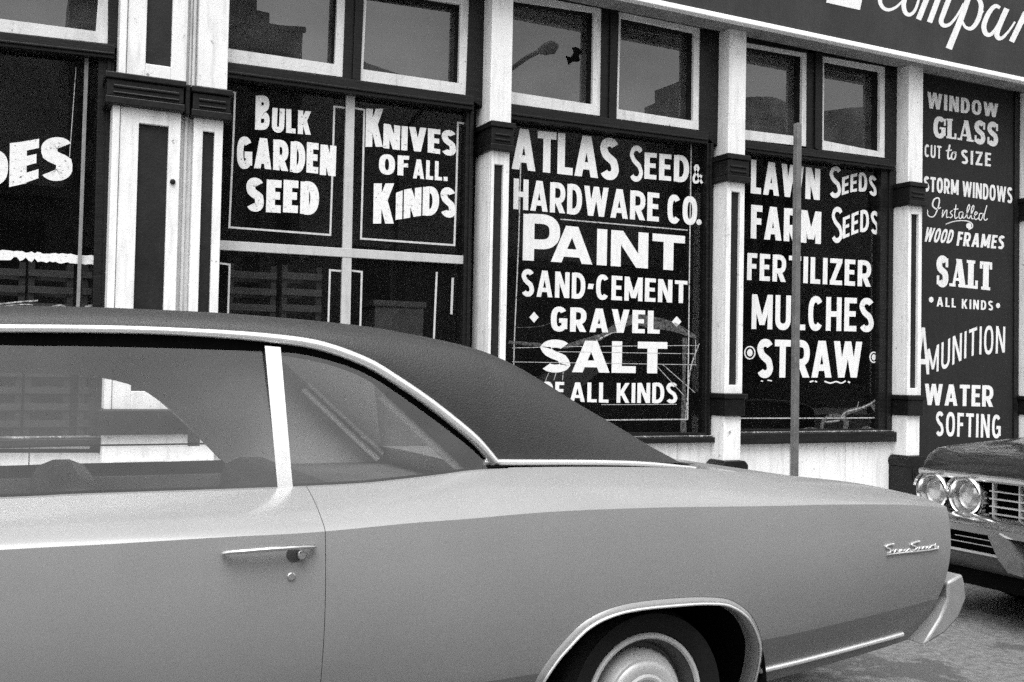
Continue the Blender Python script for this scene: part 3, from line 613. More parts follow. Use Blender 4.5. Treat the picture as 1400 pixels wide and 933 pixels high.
strokes(o, [([(1268, 287), (1269, 295), (1276, 296.5), (1281, 288), (1284, 277), (1283, 271), (1277, 273), (1275, 281), (1280, 286), (1286, 284)], [1.1, 1.4, 1.8, 1.9, 1.6]),
            ([(1289, 287), (1288, 297), (1292, 289.5), (1294.5, 288), (1294, 297), (1297, 297)], 1.25), ([(1302, 288), (1299, 291), (1302, 295), (1299.5, 298), (1298, 297)], 1.25), ([(1307, 280), (1305, 293), (1306, 299), (1309, 297)], 1.3), ([(1303.5, 286.5), (1310, 286)], 1.4),
            ([(1316, 290), (1311.5, 291), (1311, 298), (1314, 298.5), (1316.5, 291), (1316, 298), (1319, 298)], 1.25), ([(1319, 298), (1325, 285), (1324.5, 280), (1322, 286), (1322, 297), (1325, 299)], 1.25), ([(1325, 299), (1331, 286), (1330.5, 281), (1328, 287), (1328, 298), (1331, 299.5)], 1.25),
            ([(1331, 296), (1336, 292), (1333.5, 290), (1332, 297), (1334, 300.5), (1338, 298)], 1.25), ([(1343, 292), (1339, 293), (1338.5, 300), (1341.5, 300.5), (1344.5, 292)], 1.25), ([(1349, 281), (1345, 297), (1347, 301.5), (1350, 299)], 1.3),
            ([(1292.5, 307), (1302, 303.5), (1312, 302), (1322, 302.5), (1328.5, 306), (1329, 311), (1324, 314)], [1, 1.2, 1.4, 1.8])], YP)
disc(o, 1324, 309, 3.6, 4, YP, off=.004)
text(o, 'WOOD', [(1264.6, 310.8, 330.5), (1303, 315, 333)], YP, t=.20, gap=.12, slant=.25); text(o, 'FRAMES', [(1308.7, 316.8, 336), (1373, 323, 341)], YP, t=.21, gap=.12, slant=.12)
text(o, 'SALT', [(1280, 351.5, 389.5), (1356, 359, 397.5)], YP, t=.25, gap=.08, serif=True)
disc(o, 1273, 410, 3.2, 4, YP); disc(o, 1364.3, 418, 2.8, 3.6, YP)
text(o, 'ALL', [(1280.4, 406, 419), (1306.8, 408.4, 420.8)], YP, t=.19, gap=.22); text(o, 'KINDS', [(1314.8, 409, 422), (1357.6, 411.8, 424.7)], YP, t=.19, gap=.22)
text(o, 'A', [(1252, 448, 512), (1271, 448, 512)], YP, t=.13); text(o, 'MUNITION', [(1267.5, 478, 511), (1285, 470, 507.5), (1303, 460, 499), (1320, 453, 490), (1335, 447, 485), (1357, 445.5, 484.5), (1374, 447, 482)], YP, t=.14, gap=.17)
text(o, 'WATER', [(1264, 524.8, 554), (1358, 527.5, 556.5)], YP, t=.20, gap=.10)
text(o, 'SOFTING', [(1279.4, 562.8, 596), (1368, 567.8, 599.5)], YP, t=.17, gap=.16)
o.build('lettering', LETW, pw)

# walls, dark rooms behind the glass
o = MB(); o.box(-14, cx(-190, 300), 7.3, 7.6, zb0, zf+.02); o.box(cx(1412, 300)+.2, 24, 7.3, 7.6, zb0, zf+.02); o.box(-14, 24, 7.28, 7.8, zf+1.32, 9.5); part(o, 'brick_wall', BRICK)
o = MB(); o.box(-14, 24, 7.12, 7.6, zf+.03, zf+1.31); part(o, 'lintel', BLACK)
o = MB(); xa, xb = cx(-200, 300), cx(1420, 300); yb = 10.5
o.quad((xa, 7.6, zb0+.01), (xb, 7.6, zb0+.01), (xb, yb, zb0+.01), (xa, yb, zb0+.01)); o.quad((xa, 7.3, zf+.02), (xb, 7.3, zf+.02), (xb, yb, zf+.02), (xa, yb, zf+.02)); o.quad((xa, yb, 0), (xb, yb, 0), (xb, yb, zf), (xa, yb, zf))
o.quad((xa, 7.47, 0), (xa, yb, 0), (xa, yb, zf), (xa, 7.47, zf)); o.quad((xb, 7.47, 0), (xb, yb, 0), (xb, yb, zf), (xb, 7.47, zf)); part(o, 'shop_interior', INTER)
o = MB(); o.box(-14, 24, 17.9, 18, 0, 9.44); o.box(-14, 24, 7.8, 17.89, 9.45, 9.6); o.box(-14.1, -14, 7.6, 18, 0, 9.6); o.box(24, 24.1, 7.6, 18, 0, 9.6); part(o, 'roof', BRICK)

# ------------------------------------------------------------------ fascia sign
SB = thing('sign_board', 'long grey sign board above the shop with white script and white lower edge', 'sign')
YB = 7.05
o = MB(); o.box(-13, 23, YB, YB+.065, zf+.055, zf+1.30); o.build('board', SIGNM, SB)
o = MB(); o.box(-13, 23, YB-.035, YB+.04, zf, zf+.046); o.build('bottom_trim', PALET, SB, bevel=.006)
o = MB(); o.box(-13, 23, YB+.041, 7.30, zf+.005, zf+.029); o.build('soffit', mat('soffit_paint', .2, .8, .3, 5, dirt=.4), SB)
def z4(pts): return [(1050+x/4, y/4) for x, y in pts]
o = MB()
strokes(o, [(z4([(760, -75), (735, -130), (690, -140), (640, -80), (612, -10), (622, 35), (655, 55), (700, 40), (745, -5)]), [4, 5, 6, 6.5, 6, 5, 4.5, 3.5, 2.5]),
            (z4([(800, -50), (765, -35), (742, 15), (748, 65), (772, 82), (800, 62), (822, 5), (825, -45), (800, -55)]), [5, 6.5, 6.5, 6, 5, 4, 3.5, 4, 5]),
            (z4([(895, -75), (822, 108)]), 7.5), (z4([(850, 40), (905, -50), (940, -80), (950, -55)]), 3.5), (z4([(950, -60), (882, 124)]), 7.5), (z4([(915, 30), (965, -50), (1000, -75), (1010, -50)]), 3.5),
            (z4([(1010, -60), (960, 70), (945, 120), (965, 142), (1000, 128), (1040, 75), (1068, 20)]), [7, 7, 6.5, 5.5, 4, 3, 2.5]),
            (z4([(1112, -60), (1060, 90), (988, 268)]), [7, 8, 9]), (z4([(1062, 60), (1100, -10), (1140, -15), (1165, 30), (1150, 105), (1115, 155), (1080, 150), (1062, 118)]), [2.5, 3.5, 5.5, 6.5, 6.5, 5.5, 4, 3]),
            (z4([(1150, 100), (1175, 60)]), 3), (z4([(1268, 45), (1240, 35), (1205, 75), (1180, 140), (1190, 185), (1220, 188), (1255, 140), (1280, 80)]), [4, 5.5, 6.5, 7, 6.5, 5, 3.5, 3]),
            (z4([(1305, 48), (1255, 165), (1255, 205), (1280, 208), (1320, 165), (1350, 120)]), [7.5, 7.5, 6.5, 4.5, 3, 2.5]), (z4([(1408, 70), (1330, 230)]), 7.5), (z4([(1360, 170), (1420, 90), (1455, 75), (1465, 110), (1425, 210), (1430, 250), (1465, 240), (1510, 180)]), [3, 4, 5.5, 7, 7, 6, 4, 3]),
            (z4([(1545, 110), (1510, 210), (1520, 250), (1560, 240), (1610, 150)]), [7, 7, 6, 4, 4]), (z4([(1640, 135), (1580, 290), (1540, 370), (1490, 390), (1470, 350)]), [7, 7.5, 6, 4, 4])], YB)
bs = o
bs.poly([(W(x, y, YB).x, YB-.0015, W(x, y, YB).z) for x, y in ((1129.5, 3.8), (1175.5, 14), (1179, -2), (1132, -12))])
bs.poly([(W(x, y, YB).x, YB-.0018, W(x, y, YB).z) for x, y in ((1131, -11), (1146, -8), (1160, -75), (1145, -78))])
bs.poly([(W(x, y, YB).x, YB-.0021, W(x, y, YB).z) for x, y in ((1138, -38), (1176, -30), (1178, -44), (1140, -52))])
bs.build('lettering', LETW, SB)

# ------------------------------------------------------------------ crates inside the windows
def crate(x0, x1, y, z0, z1, ns, label, posts=(0, 1)):
    t = thing('slatted_crate', label, 'crate', group=None); h = (z1-z0)/ns
    s = MB()
    for k in range(ns): s.box(x0, x1, y, y+.015, z0+h*k+.02, z0+h*(k+1)-h*.42); s.box(x0, x1, y+.4, y+.415, z0+h*k+.02, z0+h*(k+1)-h*.42)
    s.build('slat', CRATE, t)
    for u in posts:
        p = MB(); xx = x0+(x1-x0-.04)*u; p.box(xx, xx+.04, y+.016, y+.399, z0, z1); p.build('corner_post', INTER, t)
    return t
fl = .55
o = MB(); o.box(cx(-195, 500), cx(660, 500), 7.62, 8.6, zb0+.02, fl); part(o, 'display_platform', INTER)
crate(W(-60, 400, 7.75).x, W(34, 400, 7.75).x, 7.75, fl, W(20, 358, 7.75).z, 12, 'slatted wooden crate at the left edge of the worn window')
crate(W(38, 400, 7.75).x, W(100, 400, 7.75).x, 7.75, fl, W(70, 360, 7.75).z, 12, 'slatted wooden crate just left of the thin grey window bar')
crate(W(112, 400, 7.75).x, W(134, 400, 7.75).x, 7.75, fl, W(120, 362, 7.75).z, 12, 'narrow slatted crate right of the thin grey window bar')
crate(W(312, 400, 7.7).x, W(378, 400, 7.7).x, 7.7, fl, W(340, 362, 7.7).z, 12, 'slatted wooden crate beside the double pilaster')
crate(W(386, 400, 7.7).x, W(440, 400, 7.7).x, 7.7, fl, W(410, 364, 7.7).z, 12, 'slatted wooden crate left of the window cross bar')
t = thing('feed_bin', 'pale metal feed bin behind the window under the knives lettering', 'bin')
a, b = W(512, 440, 8.0), W(580, 440, 8.0); zt = W(545, 420, 8.0).z
o = MB(); o.prism([(a.x+.03, fl), (b.x-.03, fl), (b.x, zt), (a.x, zt)], 8.0, 8.45); o.build('body', mat('bin_metal', .07, .6, .3, 6), t, bevel=.01)
o = MB(); o.box(a.x-.015, b.x+.015, 7.985, 8.465, zt, zt+.05); o.build('rim', MATS['bin_metal'], t, bevel=.008)

# ------------------------------------------------------------------ bare sign post at the kerb
SP = thing('sign_post', 'bare grey steel post standing at the kerb before the lawn seed window', 'post')
b0 = W(1086.5, 650, 4.78).x; zt = W(1084, 168, 4.78).z
o = MB(); hw = .018
o.prism([(b0-hw, .13), (b0+hw, .13), (b0+hw-.006, zt), (b0-hw-.006, zt)], 4.765, 4.78)
o.prism([(b0-hw, .13), (b0-hw+.012, .13), (b0-hw+.006, zt), (b0-hw-.006, zt)], 4.7801, 4.80); o.prism([(b0+hw-.012, .13), (b0+hw, .13), (b0+hw-.006, zt), (b0+hw-.018, zt)], 4.7801, 4.80)
o.build('channel', POSTM, SP, bevel=.002)
o = MB(); o.lathe((b0, 4.78, .13), (0, 0, 1), [(.0, .02), (.05, .018), (.06, 0), (.06, -.02)], 16); o.build('base_collar', POSTM, SP)

# ================================================================== the hardtop passing in front
CAR = thing('hardtop_car', 'pale grey two door hardtop with dark vinyl roof passing close in front', 'car')
Y0, YC = 2.50, 3.45
def pl(lst, Y): return [(W(x, y, Y).x, W(x, y, Y).z) for x, y in lst]
zc = curvefun([(-2.2, .80), (-1.0, .832)]+pl([(0, 752.5), (150, 744.5), (307, 735), (428, 728.5), (560, 716), (640, 710), (760, 700), (900, 694.5), (1040, 692.5), (1150, 690.5), (1240, 692), (1297, 697)], Y0))
zb = curvefun([(-2.2, .855), (-1.4, .90), (-.8, .93)]+pl([(0, 679), (110, 674), (340, 666.5), (480, 660.5), (540, 655), (600, 648), (666, 640.5), (800, 638.5), (930, 640), (1000, 645), (1080, 650.5), (1180, 662), (1250, 677), (1290, 691)], Y0+.2))
zk = curvefun([(-2.2, .40), (.9, .408)]+pl([(720, 928), (900, 905), (1058, 877), (1180, 851), (1292, 827)], Y0))
XT = W(1300, 700, Y0).x; XN = -2.12
ARC = pl([(738, 960), (741, 933), (752, 908), (766, 886), (794, 853), (828, 833), (871, 822), (929, 816.5), (971, 816), (1000, 821), (1028, 841), (1048, 874), (1057, 903), (1061, 933), (1062, 962)], Y0)
ARCS = sorted(smoothcurve(ARC, 6)); wc = W(880, 958, 2.58); XW, ZW = wc.x, wc.z; XWF = XW-2.92
def arch(X):
    for d in (0, XWF-XW):
        x = X-d
        if ARCS[0][0] <= x <= ARCS[-1][0]: return float(np.interp(x, [p[0] for p in ARCS], [p[1] for p in ARCS]))
    return 0
def zbot(X): return .25 if X < XW else .25+.10*max(0, min(1, (X-XW-.2)/1.1))
def taper(X): return (max(0, X-2.2)**2)*.09+(max(0, -1.5-X)**2)*.10
def sidedy(X, z):
    k, c = zk(X), zc(X)
    if z < k: return .028+(k-z)*.42
    q = (z-k)/(c-k); return .028*(1-q)**3-.014*math.sin(math.pi*min(1, q))+.004*q**8
def xoff(X, z):
    s_ = max(0, min(1, (X-2.40)/(XT-2.40))); return .042*s_**2*max(0, 1-((z-.70)/.34)**2)
def sidepts(X, flip=False):
    lo = max(zbot(X), arch(X)); c = zc(X); k = zk(X); b = zb(X); o = []
    lo = min(lo, c-.05)
    zs_ = [lo+(max(lo, k)-lo)*i/4 for i in range(5)]+[max(lo, k)+(c-max(lo, k))*i/14 for i in range(1, 15)]
    for z in zs_: o.append((X+xoff(X, z), Y0+taper(X)+sidedy(X, z), z))
    for u in (.04, .10, .2, .35, .5, .65, .8, .92, 1.0): o.append((X+xoff(X, c)*(1-u)**.5, Y0+taper(X)+.004+.196*u, c+(b-c)*(u**.80)+.004*math.sin(math.pi*u)))
    if flip:                                     # far belt line made lower than the near one, widening the view through
        k_ = max(0, min(1, (1.25-X)/.2))*max(0, min(1, (X+.95)/.2)); c_ = zc(X)
        o = [(x, 2*YC-y, z-.065*k_*max(0, (z-c_)/max(b-c_, .01))) for x, y, z in o]
    return o
XSEAM = W(445, 720, Y0).x; XD0 = -1.02
def stations(a, b):
    xs = list(np.arange(a, b, .03))+[b]+[p[0]+d for p in ARCS for d in (0, XWF-XW) if a < p[0]+d < b]
    return sorted(set(round(float(x), 4) for x in xs))
def addside(mb, a, b, flip=False):
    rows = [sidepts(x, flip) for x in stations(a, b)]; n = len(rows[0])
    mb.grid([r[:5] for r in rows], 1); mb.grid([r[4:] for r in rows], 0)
body = MB()
addside(body, XN, XD0); addside(body, XSEAM+.0016, XT); addside(body, XN, XT, True)
def crosspts(X, dip):
    a = Y0+taper(X)+.2; b = zb(X); o = []
    for u in np.linspace(0, 1, 15):
        o.append((X, a+(2*YC-2*a)*u, b-dip*min(1, min(u, 1-u)/.12)+.012*math.sin(math.pi*u)))
    return o
body.grid([crosspts(x, .034) for x in np.linspace(1.34, XT, 30)]); body.grid([crosspts(x, .0) for x in np.linspace(XN, -1.0, 20)])
for X in (XN, XT):
    a = sidepts(X); b = sidepts(X, True); cr = crosspts(X, .034 if X > 0 else 0)
    body.grid([[tuple(np.array(p)+(np.array(q)-np.array(p))*u) for u in np.linspace(0, 1, 15)] for p, q in zip(a[:-1], b[:-1])]+[cr])
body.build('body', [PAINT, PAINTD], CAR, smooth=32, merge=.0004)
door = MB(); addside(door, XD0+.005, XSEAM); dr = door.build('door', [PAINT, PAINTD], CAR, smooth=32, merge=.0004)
# shut line: dark gap behind the door edge
o = MB(); o.grid([[(x, y+.012, z) for x, y, z in sidepts(xx)] for xx in (XSEAM-.02, XSEAM+.03)]); o.build('door_seal', SEATM, CAR)
# handle, button and lock
def onside(px, py, lift=0):
    p = W(px, py, Y0); return W(px, py, Y0+taper(p.x)+sidedy(p.x, p.z)-lift)
h = MB(); h.tube([onside(305, 756.5, .006), onside(312, 755.5, .020), onside(350, 752.5, .026), onside(400, 749, .026), onside(424, 747.5, .018), onside(430, 747.5, .006)], [.004, .0055, .006, .006, .0055, .004], 10, flat=1.6); ho = h.build('handle', CHROME, dr, smooth=50)
h = MB(); p = onside(402, 758); h.lathe(p, (0, -1, 0), [(.019, 0), (.019, .003), (.0, .004)], 24); h.build('handle_recess_shade', SEATM, dr, smooth=40)  # flat dark disc stands in for the shade of the handle recess
h = MB(); p = onside(411, 758.5, .005); h.lathe(p, (0, -1, 0), [(.011, 0), (.011, .014), (.008, .018), (.0, .018)], 18); h.build('handle_button', CHROME, dr, smooth=40)
h = MB(); p = onside(398, 788); h.lathe(p, (0, -1, 0), [(.010, 0), (.010, .004), (.008, .006), (.0, .006)], 18); h.build('lock', CHROME, dr, smooth=40)
# wheel arch lips, wells and wheels
def lip(dx, flip=False):
    A = smoothcurve(ARC, 6); cxm = XW; o = MB(); rows = []
    czm = .30
    for x, z in A:
        d = Vector((cxm-x, 0, (czm-z))).normalized(); y = Y0+sidedy(x, z)
        r = [(x, y+.002, z), (x+d.x*.008, y-.007, z+d.z*.008), (x+d.x*.020, y-.010, z+d.z*.020), (x+d.x*.027, y-.004, z+d.z*.027), (x+d.x*.029, y+.02, z+d.z*.029), (x+d.x*.027, y+.05, z+d.z*.03)]
        rows.append([(a+dx, (2*YC-b) if flip else b, c) for a, b, c in r])
    o.grid(rows); q = MB(); q.tube([(r[2][0]+0, r[2][1]+(.003 if flip else -.003), r[2][2]) for r in rows], .0042, 8); q.build('wheel_arch_trim', TRIM, CAR, smooth=60)
    return o.build('wheel_arch_lip', PAINT, CAR, smooth=60)
def well(dx, flip=False):
    A = smoothcurve(ARC, 3); A = [(A[0][0], .1)]+A+[(A[-1][0], .1)]; o = MB(); f = (lambda y: 2*YC-y) if flip else (lambda y: y)
    o.grid([[(x+dx, f(2.545), z+.01), (x+dx, f(3.05), z+.01)] for x, z in A]); o.poly([(x+dx, f(3.05), z+.01) for x, z in A]); return o.build('wheel_well', WELL, CAR)
def wheel(X, y, flip=False, par=None, rt=None, name='wheel'):
    ax = (0, 1, 0) if flip else (0, -1, 0); c = (X, y, rt or ZW); k = (rt or ZW)
    t = MB(); t.lathe(c, ax, [(.196, .0), (.205, .030), (.225, .042), (.262, .045), (k-.03, .030), (k-.008, .008), (k, -.03), (k, -.14), (k-.02, -.18), (.2, -.19), (.196, .0)], 56); to = t.build('tyre', RUBBER, None, smooth=40)
    r = MB(); r.lathe(c, ax, [(.13, -.03), (.160, -.03), (.172, .005), (.186, .022), (.197, .024), (.200, .018), (.199, .0)], 56); ro = r.build('rim', STEELD, None, smooth=40)
    r2 = MB(); r2.lathe(c, ax, [(.183, .026), (.188, .034), (.196, .036), (.2005, .031), (.2015, .02)], 56); rg = r2.build('trim_ring', SATIN, None, smooth=40)
    h = MB(); h.lathe(c, ax, [(.0, .046), (.022, .045), (.034, .040), (.040, .028), (.050, .022), (.058, .022), (.064, .032), (.072, .034), (.080, .030), (.096, .034), (.112, .031), (.118, .024), (.126, .024), (.137, .010), (.146, -.012), (.146, -.03)], 56); hc = h.build('hubcap', SATIN, None, smooth=40)
    e = bpy.data.objects.new(name, None); COL.objects.link(e); e.parent = par or CAR
    for q in (to, ro, rg, hc): q.parent = e
    return e
for dx, X in ((0, XW), (XWF-XW, XWF)):
    for fl_ in (False, True):
        lip(dx, fl_); well(dx, fl_); wheel(X, 2*YC-2.60 if fl_ else 2.60, fl_)
# bright strips along the sill
o = MB(); pts = pl([(1060, 926), (1110, 914), (1180, 897), (1240, 883), (1266, 877)], Y0); o.tube([(x, Y0+taper(x)+sidedy(x, z)-.004, z) for x, z in pts], .009, 8); o.build('sill_trim', TRIM, CAR, smooth=50)
o = MB(); o.tube([(x, Y0+sidedy(x, .31)-.004, .31) for x in np.linspace(XWF+.42, ARC[0][0]-.02, 20)], .009, 8); o.build('sill_trim', TRIM, CAR, smooth=50)
# script badge on the quarter
def z5(l): return [(1150+x/5.59, 640+y/5.59) for x, y in l]
bd = MB()
for pts, r in (([(402, 582), (360, 590), (343, 604), (375, 622), (372, 645), (350, 652)], .0026), ([(375, 640), (400, 628), (405, 645), (420, 625), (440, 640), (450, 622), (445, 660), (460, 625), (475, 635), (490, 625), (495, 640), (520, 618), (530, 634)], .0020),
               ([(600, 562), (560, 572), (538, 586), (572, 604), (566, 624), (540, 632)], .0026), ([(575, 618), (590, 606), (585, 640), (600, 606), (618, 620), (630, 604), (648, 616), (660, 600), (670, 615), (690, 596), (715, 592), (735, 606), (745, 600)], .0020),
               ([(722, 575), (716, 610)], .0018), ([(350, 664), (450, 650), (560, 640), (680, 626), (742, 612)], .0024)):
    sm = smoothcurve(z5(pts), 4); bd.tube([onside(x, y, .004) for x, y in sm], r*1.25, 6)
bd.build('badge', TRIM, CAR, smooth=60)
# rear bumper
YBP = Y0+.055
BP = pl([(1296, 797), (1316, 785), (1320, 800), (1322, 818), (1311, 845), (1292, 866), (1271, 879), (1263, 883), (1273, 866), (1286, 845), (1297, 818)], YBP)
o = MB(); o.prism(BP, YBP, 2*YC-YBP)
o.build('rear_bumper', DULLB, CAR, bevel=.010, smooth=30)
o = MB()
for y in (2.72, 3.78): o.box(XT+.03, XT+.055, y, y+.40, .60, .72)
o.build('tail_light', mat('tail_lens', .12, .3, .1, 20), CAR, bevel=.01)
o = MB(); o.box(XN-.12, XN-.01, Y0+.03, 2*YC-Y0-.03, .36, .50); o.build('front_bumper', CHROME, CAR, bevel=.03)
o = MB(); o.box(XN-.02, XN+.05, Y0+.12, 2*YC-Y0-.12, .52, .74); o.build('front_grille', BLKRUB, CAR, bevel=.01)
o = MB(); o.box(XN+.15, XT-.12, Y0+.40, 2*YC-Y0-.40, .28, .40); o.build('underbody', WELL, CAR)

# ---- roof
YD = Y0+.30
dripx = [(-60, 449), (0, 449.5), (100, 450), (200, 452), (300, 457), (380, 464), (440, 474), (500, 496), (540, 520), (580, 547), (620, 578), (650, 604), (674, 632)]
gtopx = [(-60, 473), (0, 473), (100, 474), (200, 475.5), (300, 479), (380, 486), (430, 494), (475, 507), (510, 524), (548, 551), (590, 584), (625, 614), (648, 638)]
DRIP = [(-1.18, .95), (-.98, 1.14), (-.80, 1.285), (-.62, 1.316)]+pl(dripx, YD)
GTOP = [(-1.13, .935), (-.95, 1.11), (-.77, 1.255), (-.61, 1.288)]+pl(gtopx, YD-.005)
zs = curvefun([(-.9, 1.345), (-.6, 1.375)]+pl([(0, 418), (100, 419.5), (200, 423), (330, 430), (480, 444), (560, 457), (640, 475), (690, 495), (735, 521), (780, 550), (830, 580), (870, 605), (905, 624), (935, 641)], 2.95))
zd = curvefun([p for p in DRIP if p[0] > -.85])
XE = DRIP[-1][0]; XR = .86; XS = W(935, 641, 2.95).x
def base(X): return (YD, zd(X)) if X <= XE else (YD, zb(X)+.006+.006*max(0, 1-(X-XE)/.3))
def halfroof(X):
    y, z = base(X); s_ = max(zs(X), z+.003); cy_ = 2.95-.05*max(0, min(1, (X-1.0)/.9))
    if X <= XE: D0, A = s_-z, cy_-y
    else: D0, A = DE, AE
    d = min(s_-z, D0); o = []
    for k in np.linspace(1, 0, 9):
        dd = d*k**1.6; o.append((X, cy_-A*math.sqrt(max(0, 1-(1-dd/D0)**2)), s_-dd))
    return o
_y, _z = base(XE); DE = zs(XE)-_z; AE = (2.95-.05*max(0, (XE-1.0)/.9))-_y
rf = MB(); rows = []
for X in np.linspace(-.80, XR, 40):
    h = halfroof(X); s_ = h[-1][2]; crown = [(X, 3.1, s_+.006), (X, 3.28, s_+.009), (X, YC, s_+.010)]
    full = h+crown; rows.append(full+[(x, 2*YC-y, z) for x, y, z in full[:-1]][::-1])
rf.grid(rows)
rf.grid([[(XR, q[1], q[2]) for q in rows[-1][8:-8]], [(XR+.012, q[1], 1.325) for q in rows[-1][8:-8]]])
for flip in (False, True):
    rows = []
    for X in sorted(set([XR, XE]+list(np.linspace(XR, XS, 40)))):
        h = halfroof(X); s_ = h[-1][2]; y = h[-1][1]; lowz = min(s_-.004, max(zb(X)-.03, .87, 1.335-(X-XR)*.892))
        r = h+[(X, y+.03, s_-.012-.0*X), (X, y+.05, max(s_-.05, lowz)), (X, y+.075, lowz)]
        rows.append([(a, 2*YC-b, c) for a, b, c in r] if flip else r)
    rf.grid(rows)
ro = rf.build('vinyl_roof', VINYL, CAR, smooth=50, merge=.0005)
hl = MB(); hl.grid([[(X, y, zd(X)-.012+.03*math.sin(math.pi*(y-2.80)/1.3)) for y in np.linspace(2.80, 4.10, 9)] for X in np.linspace(-.78, XR-.01, 12)]); hl.build('headliner', TRIMI, CAR, smooth=60)
def mir(o, fn):                                   # the same piece on both flanks
    for fl_ in (False, True): fn(fl_)
def Mf(fl_): return (lambda p: (p[0], 2*YC-p[1], p[2])) if fl_ else (lambda p: p)
GS = sorted(smoothcurve(GTOP, 5)); DS = smoothcurve(DRIP, 5)
for fl_ in (False, True):
    f = Mf(fl_); nm = '' 
    o = MB(); o.tube([f((x, YD-.010, z)) for x, z in DS], [float(np.interp(x, [-.6, .4, .75, 1.2], [.0105, .0105, .014, .0155])) for x, z in DS], 10); o.build('drip_rail', TRIM, CAR, smooth=60)
    o = MB(); gs = smoothcurve(GTOP, 5); o.grid([[f((a[0], YD-.002, a[1])), f((b[0], YD+.004, b[1]))] for a, b in zip(DS, gs)]); o.grid([[f((b[0], YD+.004, b[1])), f((b[0], YD+.03, b[1]+.01))] for b in gs]); o.build('window_seal', BLKRUB, CAR)
    o = MB(); rows = []
    for x, z in GS:
        if x > GTOP[-1][0]-.001: continue
        zl = zb(x)-.01; H_ = z+.012-zl; rows.append([f((x, Y0+.184+.124*(u*H_/.38), zl+H_*u)) for u in np.linspace(0, 1, 7)])
    o.grid(rows); so = o.build('side_window', CARG, CAR, smooth=60)
    o = MB(); q = pl([(361, 478), (382.5, 480)], YD-.004); q2 = pl([(399.5, 666), (379, 667)], Y0+.2); 
    o.grid([[f((q[0][0], YD-.012, q[0][1]+.01)), f((q[1][0], YD-.012, q[1][1]+.01))], [f((q2[1][0], Y0+.192, q2[1][1]-.004)), f((q2[0][0], Y0+.192, q2[0][1]-.004))]]); 
    o.grid([[f((q[1][0], YD-.012, q[1][1]+.01)), f((q[1][0]+.004, YD+.01, q[1][1]+.01))], [f((q2[0][0], Y0+.192, q2[0][1]-.004)), f((q2[0][0]+.004, Y0+.215, q2[0][1]-.004))]]); o.build('window_divider', TRIM, CAR)
    o = MB(); o.tube([f((x, Y0+.198, zb(x)+.002)) for x in np.linspace(-1.1, XE, 60)], .0035, 6); o.build('belt_trim', BLKRUB, CAR, smooth=60)
    o = MB(); cpts = pl([(672, 634.5), (720, 634.5), (800, 634.5), (870, 636), (930, 640), (985, 645.5)], Y0+.24); o.tube([f((x, (halfroof(min(x, XS))[0][1] if x > XE else YD)-.006, z)) for x, z in smoothcurve(cpts, 4)], [float(np.interp(x, [1.3, 1.9, 2.2], [.0095, .0085, .003])) for x, z in smoothcurve(cpts, 4)], 8); o.build('roof_base_trim', TRIM, CAR, smooth=60)
# rear window, windscreen
o = MB(); o.quad((XR-.01, 3.02, 1.335), (XR-.01, 3.90, 1.335), (1.37, 3.93, .88), (1.37, 2.98, .88)); o.build('rear_window', CARG, CAR)
o = MB(); 
for y, y2 in ((3.905, 3.945), ): o.tube([(XR+.17, y+.02, 1.165), (1.345, y2, .885)], .013, 8)
o.tube([(XR+.17, 3.0, 1.165), (1.345, 2.975, .885)], .013, 8); o.build('rear_window_trim', PALET, CAR, smooth=60)
o = MB(); o.quad((-.80, 2.86, 1.32), (-.80, 4.04, 1.32), (-1.25, 4.12, .93), (-1.25, 2.78, .93)); o.build('windscreen', CARG, CAR)
# inside
T = 4.00
op = curvefun([(-1.1, 1.0), (-.9, 1.13), (-.72, 1.215)]+pl([(-40, 508), (0, 510), (60, 511), (110, 513.5), (150, 519), (185, 529), (215, 545), (240, 566), (275, 599), (308, 633)], T)); XO = W(308, 633, T).x
o = MB(); 
xs_ = list(np.linspace(-1.0, XO, 40)); o.grid([[(x, T, min(1.31, op(x))), (x, T, 1.33)] for x in xs_]); o.grid([[(x, T+.0, op(x)), (x, T+.14, op(x)+.005)] for x in xs_])
la, lb = W(413, 529, T), W(516, 629, T)
o.grid([[(x, T, .80), (x, T, 1.33 if x < la.x else max(.81, la.z+(lb.z-la.z)*(x-la.x)/(lb.x-la.x)))] for x in np.linspace(XO, lb.x, 14)])
o.box(-1.0, 1.40, T+.001, T+.03, .30, .835); o.box(-1.0, 1.25, 2.735, 2.75, .30, .90); o.build('interior_trim', TRIMI, CAR)
o = MB(); o.box(-1.3, 1.35, 2.74, 4.16, .341, .36); o.build('floor_mat', SEATM, CAR)
o = MB(); o.box(.80, 1.37, 2.76, 4.0, .80, .868); o.build('parcel_shelf', SEATM, CAR)
o = MB(); o.box(.72, .94, 2.80, 3.98, .40, .905); o.build('rear_seat', SEATM, CAR, bevel=.07, smooth=40)
o = MB(); o.box(.34, .715, 2.80, 3.98, .36, .56); o.build('rear_seat_cushion', SEATM, CAR, bevel=.05, smooth=40)
o = MB(); o.box(.08, .27, 2.80, 3.98, .40, .91); o.build('front_seat', SEATM, CAR, bevel=.07, smooth=40)
o = MB(); o.box(-.42, .075, 2.80, 3.98, .36, .56); o.build('front_seat_cushion', SEATM, CAR, bevel=.05, smooth=40)
o = MB(); o.box(-1.3, -.98, 2.80, 4.08, .70, .92); o.build('dashboard', SEATM, CAR, bevel=.03)
o = MB(); th = np.linspace(0, 2*math.pi, 33); o.tube([(-.78+.07*math.cos(a), 3.02+.19*math.sin(a), .86+.17*math.cos(a)) for a in th], .011, 8, caps=False); o.tube([(-.78, 3.02, .86), (-1.05, 3.02, .75)], .02, 8); o.build('steering_wheel', SEATM, CAR, smooth=60)

